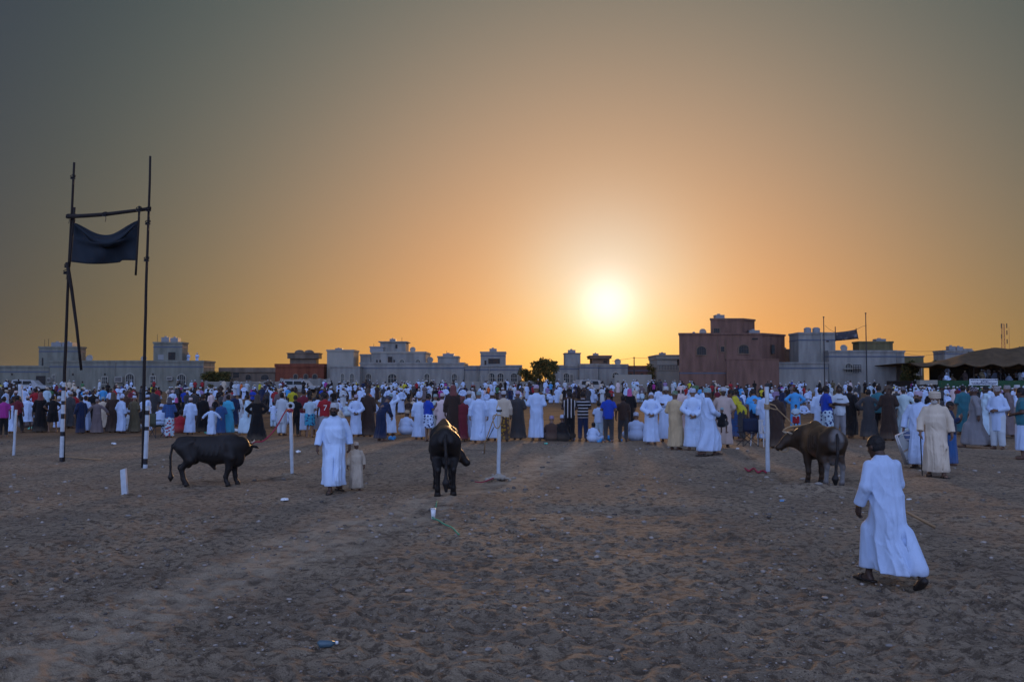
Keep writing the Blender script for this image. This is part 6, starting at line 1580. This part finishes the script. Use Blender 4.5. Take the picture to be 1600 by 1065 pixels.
# the boy's watch and stick
J = CH['boy']; w = Vector(J['wrL']); d = Vector(J['hdL']).normalized()
MB().tube([w-d*.012, w+d*.014], .036, 12).build('wristwatch', M['gold_metal'], boy, True)
bpy.context.view_layer.update()
w = boy.matrix_world @ Vector(J['wrR'])
hnd = boy.matrix_world @ (Vector(J['wrR'])+Vector(J['hdR']).normalized()*.08)
e1 = P(1461, 823, hnd.y-.05); dirn = (e1-hnd).normalized()
stick('pale wooden stick carried low by the walking boy', [hnd-dirn*.25, hnd, hnd+dirn*.35, e1], [.013, .014, .015, .017])
# cane of the old man
h0 = eld.matrix_world @ (Vector(CH['elder']['wrR'])+Vector((0, -.03, -.08)))
ft = G(1441, 741)
stick('dark brown walking cane held by the old man in cream', [h0+Vector((-.03, .03, .03)), h0, h0.lerp(Vector((ft.x, ft.y, gz(ft))), .5), Vector((ft.x, ft.y, gz(ft)))], [.014, .013, .012, .010], 'wood_dark', 'walking_cane')
h0 = cane_man.matrix_world @ Vector((-.26, -.08, .85)); ft = G(760, 690)
stick('thin brown cane beside the man left of the central post', [h0+Vector((.05, 0, .12)), h0, Vector((ft.x, ft.y, 0))], .012, 'wood_dark', 'walking_cane')
# folded aluminium chairs hanging from the porter's hand
def folded_chair(label, hook, off, rz):
    c_ = empty('folding_chair', hook+Vector(off), rz); tag(c_, label, 'chair'); c_.rotation_euler = (0, R(-22), rz)
    for y in (-.03, .03):
        m = MB(); m.tube([(-.20, y, .0), (-.20, y, -.74), (.20, y, -.74), (.20, y, 0), (-.20, y, 0)], .013, 6); m.build('frame', M['steel'], c_, True)
    MB().box(-.185, .185, -.012, .012, -.40, -.06).build('backrest', plain('grey_webbing', (.30, .32, .32), .7), c_)
    MB().box(-.185, .185, -.010, .014, -.70, -.45).build('seat', plain('pale_webbing', (.40, .42, .42), .7), c_)
    for z in (-.60, -.67): MB().tube([(-.2, -.05, z), (.2, -.05, z)], .010, 6).build('slat', M['steel'], c_)
hk = por.matrix_world @ (Vector(CH['porter']['wrR'])+Vector((0, -.02, -.10)))
folded_chair('front one of two folded metal chairs carried by the man with purple cap', hk, (-.06, -.12, .02), R(12))
folded_chair('rear one of two folded metal chairs carried by the man with purple cap', hk, (-.02, .02, .0), R(20))
cl = Vol((-.2, -.15, -.3), (.2, .15, .1), .02)
for i in range(5): cl.ell((-.08+.05*i, 0, -.06-.03*(i % 3)), (.055, .05, .12), k=.03)
c_ = obj('cloth_bundle', cl.mesh('cloth_bundle', M['hstripe'])); c_.location = hk+Vector((.08, -.10, .02)); c_.color = COLS['blue']+(1,); tag(c_, 'blue and white striped cloth held with the folded chairs', 'cloth')
# child on the arm
bpy.context.view_layer.update()
cp = car.matrix_world @ Vector((.02, -.27, .0))
tot = person('small child in dark top and shorts carried on the man arm', 'chair', 'shorts', (cp.x+.10, cp.y-.12, .62), A-.5, .98, ('black', 'black'), 'cap', 'tealcap', h=.018)
# number on the red shirt, print on the white shirt
def print_on(o, text, size, loc, rz, mat, name):
    cu = bpy.data.curves.new(name, 'FONT'); cu.body = text; cu.size = size; cu.align_x = 'CENTER'; cu.extrude = .002; cu.materials.append(mat)
    me = bpy.data.objects.new('tmp', cu).to_mesh().copy(); me.materials.clear(); me.materials.append(mat); t = obj(name, me, o, loc); t.rotation_euler = (math.pi/2, 0, rz); return t
white_ink = plain('white_print', (.6, .6, .6), .8); dark_ink = plain('dark_print', (.03, .03, .03), .8)
print_on(num, '7', .30, (0, .168, 1.05), math.pi, white_ink, 'shirt_number')
m = MB(); x = -.085
for wd in (.03, .022, .03, .018, .026, .02): m.box(x, x+wd, -.168, -.150, 1.283, 1.305); x += wd+.006
m.build('shirt_print', dark_ink, tee)
# chairs in the front row
def camp_chair(label, px, py, col, rz):
    g = G(px, py); r = empty('camp_chair', (g.x, g.y, gz(g)), rz); tag(r, label, 'chair'); m_ = plain('canvas_'+label[:6], col, .8)
    for s in (-1, 1):
        MB().tube([(s*.26, -.24, 0), (-s*.26, -.22, .46)], .012, 6).build('leg', M['iron'], r); MB().tube([(s*.26, .24, 0), (-s*.26, .22, .46)], .012, 6).build('leg', M['iron'], r)
        MB().tube([(s*.27, .24, 0), (s*.28, .26, .90)], .012, 6).build('upright', M['iron'], r); MB().box(s*.28-.03, s*.28+.03, -.25, .25, .62, .64).build('armrest', m_, r)
    v = [(-.26+.52*i/6, -.24+.48*j/6, .46-.05*math.sin(math.pi*i/6)) for j in range(7) for i in range(7)]
    o = MB().add(v, [(j*7+i, j*7+i+1, (j+1)*7+i+1, (j+1)*7+i) for j in range(6) for i in range(6)]).build('seat', m_, r, True); o.modifiers.new('t', 'SOLIDIFY').thickness = .012
    v = [(-.28+.56*i/6, .25+.05*math.sin(math.pi*i/6), .46+.44*j/4) for j in range(5) for i in range(7)]
    o = MB().add(v, [(j*7+i, j*7+i+1, (j+1)*7+i+1, (j+1)*7+i) for j in range(4) for i in range(6)]).build('backrest', m_, r, True); o.modifiers.new('t', 'SOLIDIFY').thickness = .012
camp_chair('dark blue canvas camp chair behind the yellow shirt', 1168, 697, (.012, .02, .05), A+.2)
camp_chair('olive folding chair under the man in white beside the right mast', 247, 684, (.05, .06, .04), A-.7)
def plastic_chair(label, px, py, rz):
    g = G(px, py); r = empty('plastic_chair', (g.x, g.y, gz(g)), rz); tag(r, label, 'chair')
    for sx in (-1, 1):
        for sy in (-1, 1): MB().tube([(sx*.24, sy*.23, 0), (sx*.21, sy*.20, .43)], [.018, .022], 6).build('leg', M['plastic_white'], r)
        MB().tube([(sx*.22, .20, .43), (sx*.24, .24, .66), (sx*.25, -.20, .66), (sx*.22, -.20, .43)], .018, 6).build('arm', M['plastic_white'], r, True)
    MB().box(-.23, .23, -.22, .22, .42, .45).build('seat', M['plastic_white'], r)
    for i in range(5): MB().box(-.2+.088*i, -.15+.088*i, .205, .235, .47, .82).build('slat', M['plastic_white'], r)
    MB().box(-.22, .22, .20, .24, .82, .87).build('back_rail', M['plastic_white'], r)
plastic_chair('white plastic chair between the sky blue shirt and the white post', 1189, 697, A-.8)
# ------------------------------------------------------------------ second rows and the far side of the ring, still one by one
rnd = random.Random(77)
def pick(ws):
    t = rnd.random()*sum(w for _, w in ws)
    for v, w in ws:
        t -= w
        if t <= 0: return v
    return ws[-1][0]
ROBES = [('white', 38), ('offwhite', 8), ('black', 20), ('darkbrown', 13), ('greybrown', 6), ('navy', 6), ('paleblue', 4), ('cream', 3), ('charcoal', 8), ('olive', 3), ('palepink', 2)]
SHIRTS = [('black', 5), ('red', 3), ('white', 5), ('royal', 2), ('orange', 1), ('yellow', 1.5), ('maroon', 2), ('charcoal', 3), ('sky', 1.5), ('green', 1), ('magenta', 1), ('purple', 1)]
CNAME = dict(white='white', offwhite='off white', black='black', darkbrown='dark brown', greybrown='grey brown', navy='navy', paleblue='pale blue', cream='cream', charcoal='charcoal', olive='olive', palepink='pale pink',
             red='red', royal='royal blue', orange='orange', yellow='yellow', maroon='maroon', sky='sky blue', green='green', magenta='magenta', purple='purple')
HCN = dict(offwhite='grey', white='white', palepink='pink', lilac='purple', tealcap='teal', cream='cream', orange='orange', purple='violet')
DOING = dict(down='arms down', behind='hands behind back', front='hands in front', folded='arms folded', hips='hands on hips', relaxed='head turned', phone='looking at hands', lean='bending forward', raised='one arm raised', walk2='walking', armsout='arms held out', ground='sitting low', chair='seated high')
def one(px, D, where, group, sit=0.25, shirt=0.25, zb=None, fixed=None):
    z = float(ground_base(D)) if zb is None else zb
    x = PX(px, D); sitting = rnd.random() < sit
    hd = pick([('cap', 50), ('turban', 14), ('hair', 36)])
    hcs = {'cap': pick([('offwhite', 5), ('white', 3), ('palepink', 2), ('lilac', 1), ('tealcap', 1)]), 'turban': pick([('white', 4), ('cream', 3), ('palepink', 2), ('orange', .4), ('purple', .6)]), 'hair': 'black'}
    kid = rnd.random() < .08
    if rnd.random() < shirt and not sitting:
        c_, c2 = pick(SHIRTS), pick([('black', 4), ('charcoal', 3), ('navy', 2), ('grey', 1)])
        pz = pick([('front', 2), ('folded', 2), ('hips', 1), ('relaxed', 2), ('phone', 1)]); of = 'trousers'; hd = 'hair'; cols = (c_, c2)
        what = f'in {CNAME[c_]} shirt'
    else:
        c_ = pick(ROBES); of = 'robe'; cols = (c_,)
        pz = pick([('ground', 6), ('chair', 1)]) if sitting else pick([('down', 3), ('behind', 2), ('front', 3), ('folded', 2), ('relaxed', 3), ('hips', 1), ('lean', .8), ('raised', .5), ('walk2', 1.2), ('armsout', .4)])
        what = f'in {CNAME[c_]} robe'
    hc = hcs[hd]
    hat = 'bare headed' if hd == 'hair' else f'{HCN[hc]} {hd}'
    lab = f"{'child' if kid else 'person'} {what}, {hat}, {DOING[pz]}, {where}"
    fc = math.pi + rnd.uniform(-.8, .8) if rnd.random() < (.72 if D < 78 else .35) else rnd.uniform(-.9, .9)
    hgt = rnd.uniform(1.50, 1.82)*(.70 if kid else 1)
    person(lab, pz, of, (x, D, z), fc-math.atan2(x, D), hgt, cols, hd, hc, group=group)
taken = []
def spread(n, x0, x1, d0, d1, where, group, sit, shirt, gap=.62):
    k = tries = 0
    while k < n and tries < n*60:
        tries += 1
        D = d0+(d1-d0)*rnd.random()**1.1; px = rnd.uniform(x0, x1); X = PX(px, D)
        if any((X-a)**2+(D-b)**2 < gap*gap for a, b in taken): continue
        taken.append((X, D)); one(px, D, where, group, sit, shirt); k += 1
spread(41, 0, 235, 40, 68, 'behind the tall mast frame', 'crowd behind the mast frame', .25, .42, .56)
spread(35, 238, 410, 41, 68, 'above the left black bull', 'crowd above the left bull', .28, .36, .56)
spread(24, 410, 545, 43, 76, 'beyond the ringed post', 'crowd behind the ringed post', .28, .28)
spread(24, 545, 690, 56, 84, 'beyond the row near central bull', 'crowd left of the central bull', .45, .15)
spread(13, 690, 828, 60, 86, 'beyond the central post', 'crowd beyond the central post', .35, .15)
spread(9, 850, 1012, 84, 92, 'across the open ring', 'people on the far side of the ring', .35, .12)
spread(24, 1020, 1235, 46, 80, 'beyond robes right of centre', 'crowd right of centre', .33, .28)
spread(11, 1250, 1400, 60, 84, 'beyond the brown bull', 'groups beyond the brown bull', .6, .12)
spread(26, 1400, 1600, 44, 80, 'in front of the tent', 'crowd in front of the tent', .25, .25)
# people who look alike in one part of the crowd are told apart by their place
by = {}
for o in bpy.data.objects:
    if o.get('category') == 'person': by.setdefault(o['label'], []).append(o)
for lab, L in by.items():
    L.sort(key=lambda o: o.location.x/o.location.y)
    if len(L) in (2, 3):
        for o, w in zip(L, ('left', 'right') if len(L) == 2 else ('leftmost', 'middle', 'rightmost')): o['label'] = w+' '+lab
for px, lab in ((294, 'left one of two people in white standing on the cream house roof'), (308, 'right one of two people in white standing on the cream house roof')):
    p = P(px, 561, 134); person(lab, 'front', 'robe', (p.x, 134, p.z-.75), .2, 1.7, ('white',), 'cap', 'white', group='people on the roof')

# ------------------------------------------------------------------ the far mass of people along the houses and under the tent
LOWH = .045
LOW = {}
def low_mesh(pz, of):
    if (pz, of) not in LOW:
        J = POSES[pz]; L = []
        me = make_body(J, .036); L.append(('body', me))
        if of == 'robe': L.append(('robe', make_robe(J, LOWH, 3)))
        else: L += [('shirt', make_shirt(J, LOWH, 3)), ('trousers', make_trousers(J, LOWH))]
        out = []
        for nme, me in L:
            v = np.empty(len(me.vertices)*3, np.float32); me.vertices.foreach_get('co', v); f = np.empty(len(me.loops), np.int32); me.loops.foreach_get('vertex_index', f)
            out.append((nme, v.reshape(-1, 3), f.reshape(-1, 4))); bpy.data.meshes.remove(me)
        for hd in ('cap', 'turban', 'hair'):
            me = HEADL[hd]; out.append((hd, me[0]+np.array(J['head']), me[1]))
        LOW[(pz, of)] = out
    return LOW[(pz, of)]
HEADL = {}
for hd in ('cap', 'turban', 'hair'):
    me = head_part(hd, .03); v = np.empty(len(me.vertices)*3, np.float32); me.vertices.foreach_get('co', v); f = np.empty(len(me.loops), np.int32); me.loops.foreach_get('vertex_index', f)
    HEADL[hd] = (v.reshape(-1, 3), f.reshape(-1, 4)); bpy.data.meshes.remove(me)
CV, CF, CC = [], [], []; CN = 0
def far_one(px, D, z=None, sit=.1, shirt=.3, white=1.0):
    global CN
    z = float(ground_base(D)) if z is None else z
    hd = pick([('cap', 55), ('turban', 12), ('hair', 33)])
    if rnd.random() < sit: pz, of = pick([('ground', 2), ('chair', 3)]), 'robe'
    elif rnd.random() < shirt: pz, of = pick([('front', 1), ('folded', 1), ('hips', 1), ('relaxed', 1)]), 'trousers'; 
    else: pz, of = pick([('down', 2), ('behind', 1), ('front', 2), ('folded', 1), ('hips', .6)]), 'robe'
    rc = COLS[pick([(c_, w*(white if c_ == 'white' else 1)) for c_, w in ROBES])] if of == 'robe' else COLS[pick(SHIRTS)]
    col = {'body': SKINS[rnd.randrange(5)], 'robe': rc, 'shirt': rc, 'trousers': COLS['black'], 'cap': COLS['offwhite'], 'turban': COLS['cream'], 'hair': (.012, .01, .01)}
    a = (math.pi if rnd.random() < .45 else 0)+rnd.uniform(-.8, .8); s = rnd.uniform(1.58, 1.78)/1.70; ca, sa = math.cos(a)*s, math.sin(a)*s; X = PX(px, D)
    for nme, v, f in low_mesh(pz, of):
        if nme in HEADL and nme != hd: continue
        w = np.stack([v[:, 0]*ca-v[:, 1]*sa+X, v[:, 0]*sa+v[:, 1]*ca+D, v[:, 2]*s+z], 1)
        CV.append(w); CF.append(f+CN); CN += len(w); CC.append(np.tile(np.array(col[nme]+(1,), np.float32), (len(w), 1)))
for _ in range(75): far_one(rnd.uniform(0, 530), rnd.uniform(64, 92), sit=.15, shirt=.45, white=.55)
for _ in range(38): far_one(rnd.uniform(845, 1015), rnd.uniform(88, 100), sit=.45, shirt=.12)
for _ in range(40): far_one(rnd.uniform(545, 840), rnd.uniform(80, 96), sit=.4, shirt=.2)
for _ in range(55): far_one(rnd.uniform(1400, 1610), rnd.uniform(74, 97), sit=.15, shirt=.3, white=.8)
for _ in range(95): far_one(rnd.uniform(0, 520), rnd.uniform(86, 124), sit=.1, shirt=.45, white=.6)
for _ in range(26): far_one(rnd.gauss(430, 40), rnd.uniform(86, 110), sit=.2, shirt=.3)
for _ in range(110): far_one(rnd.uniform(520, 860), rnd.uniform(96, 121), sit=.1, shirt=.25)
for _ in range(38): far_one(rnd.uniform(860, 1060), rnd.uniform(100, 122), sit=.05, shirt=.2)
for _ in range(75): far_one(rnd.uniform(1060, 1240), rnd.uniform(88, 114), sit=.2, shirt=.45, white=.7)
for _ in range(60): far_one(rnd.uniform(1240, 1440), rnd.uniform(90, 114), sit=.25, shirt=.2)
zs = float((P(1500, 594.5, 103)).z)
for k in range(58): far_one(rnd.uniform(1468, 1700), rnd.uniform(104.5, 114), z=zs, sit=.85, shirt=.05, white=2)
for k in range(16): far_one(rnd.uniform(1420, 1700), rnd.uniform(97, 101.5), sit=.1, shirt=.2)
me = mesh_from('distant_crowd', np.concatenate(CV), np.concatenate(CF), cloth('crowd_cloth', attr='tint'), True)
at_ = me.attributes.new('tint', 'FLOAT_COLOR', 'POINT'); at_.data.foreach_set('color', np.concatenate(CC).ravel())
tag(obj('distant_crowd', me), 'far mass of spectators along the houses and under the tent', 'crowd', kind='stuff')
# white cars half hidden behind the far crowd
def car_thing(label, px, D, rz, col):
    r = empty('parked_car', (PX(px, D), D, float(ground_base(D))), rz); tag(r, label, 'car', 'cars parked behind the crowd')
    pm = plain('car_paint', col, .25, noise=.05, spec=.5); gl = M['pane']
    b = MB().prism([(-2.3, .45), (2.25, .45), (2.3, .85), (1.35, 1.0), (.75, 1.62), (-1.9, 1.66), (-2.25, 1.0)], -.9, .9).build('body', pm, r)
    md = b.modifiers.new('bevel', 'BEVEL'); md.width = .07; md.segments = 2
    for s in (-1, 1):
        for x0, x1 in ((-1.8, -.7), (-.6, .45)): MB().prism([(x0, 1.05), (x1+.15*(x1 > 0), 1.05), (x1, 1.52), (x0+.05, 1.52)], s*.905-.01, s*.905+.01).build('window', gl, r)
        for x in (-1.45, 1.4):
            w = MB().tube([(x, s*.72, .36), (x, s*.92, .36)], .36, 16).build('wheel', M['black_paint'], r); MB().tube([(x, s*.90, .36), (x, s*.935, .36)], .2, 12).build('rim', M['steel'], w)
    MB().box(2.2, 2.33, -.8, .8, .5, .62).build('bumper', M['black_paint'], r); MB().box(-2.34, -2.2, -.8, .8, .5, .62).build('bumper', M['black_paint'], r)
    for s in (-1, 1): MB().box(2.24, 2.32, s*.72-.15, s*.72+.15, .7, .84).build('headlight', M['plastic_white'], r)
car_thing('white car half hidden by the crowd at far left', 47, 122, .1, (.30, .32, .34))
car_thing('white car behind the crowd before the red block house', 470, 118, -.2, (.30, .32, .34))
car_thing('pale car behind the people near the low white house', 925, 119, .3, (.30, .30, .30))
# ------------------------------------------------------------------ dusty evening air
hz = MB().box(-4600, 4600, -4600, 4600, -1.3, 30).build('haze', None); hz.data.materials.clear()
hm_ = bpy.data.materials.new('dusty_air'); hm_.use_nodes = True; hn = hm_.node_tree.nodes; hn.clear()
vo_ = hn.new('ShaderNodeVolumePrincipled'); vo_.inputs['Color'].default_value = (.9, .85, .8, 1); vo_.inputs['Density'].default_value = 0.00006; vo_.inputs['Anisotropy'].default_value = 0.6
ho = hn.new('ShaderNodeOutputMaterial'); hm_.node_tree.links.new(vo_.outputs[0], ho.inputs['Volume'])
hz.data.materials.append(hm_); tag(hz, 'thin dusty evening haze over the whole field', 'haze', kind='stuff')
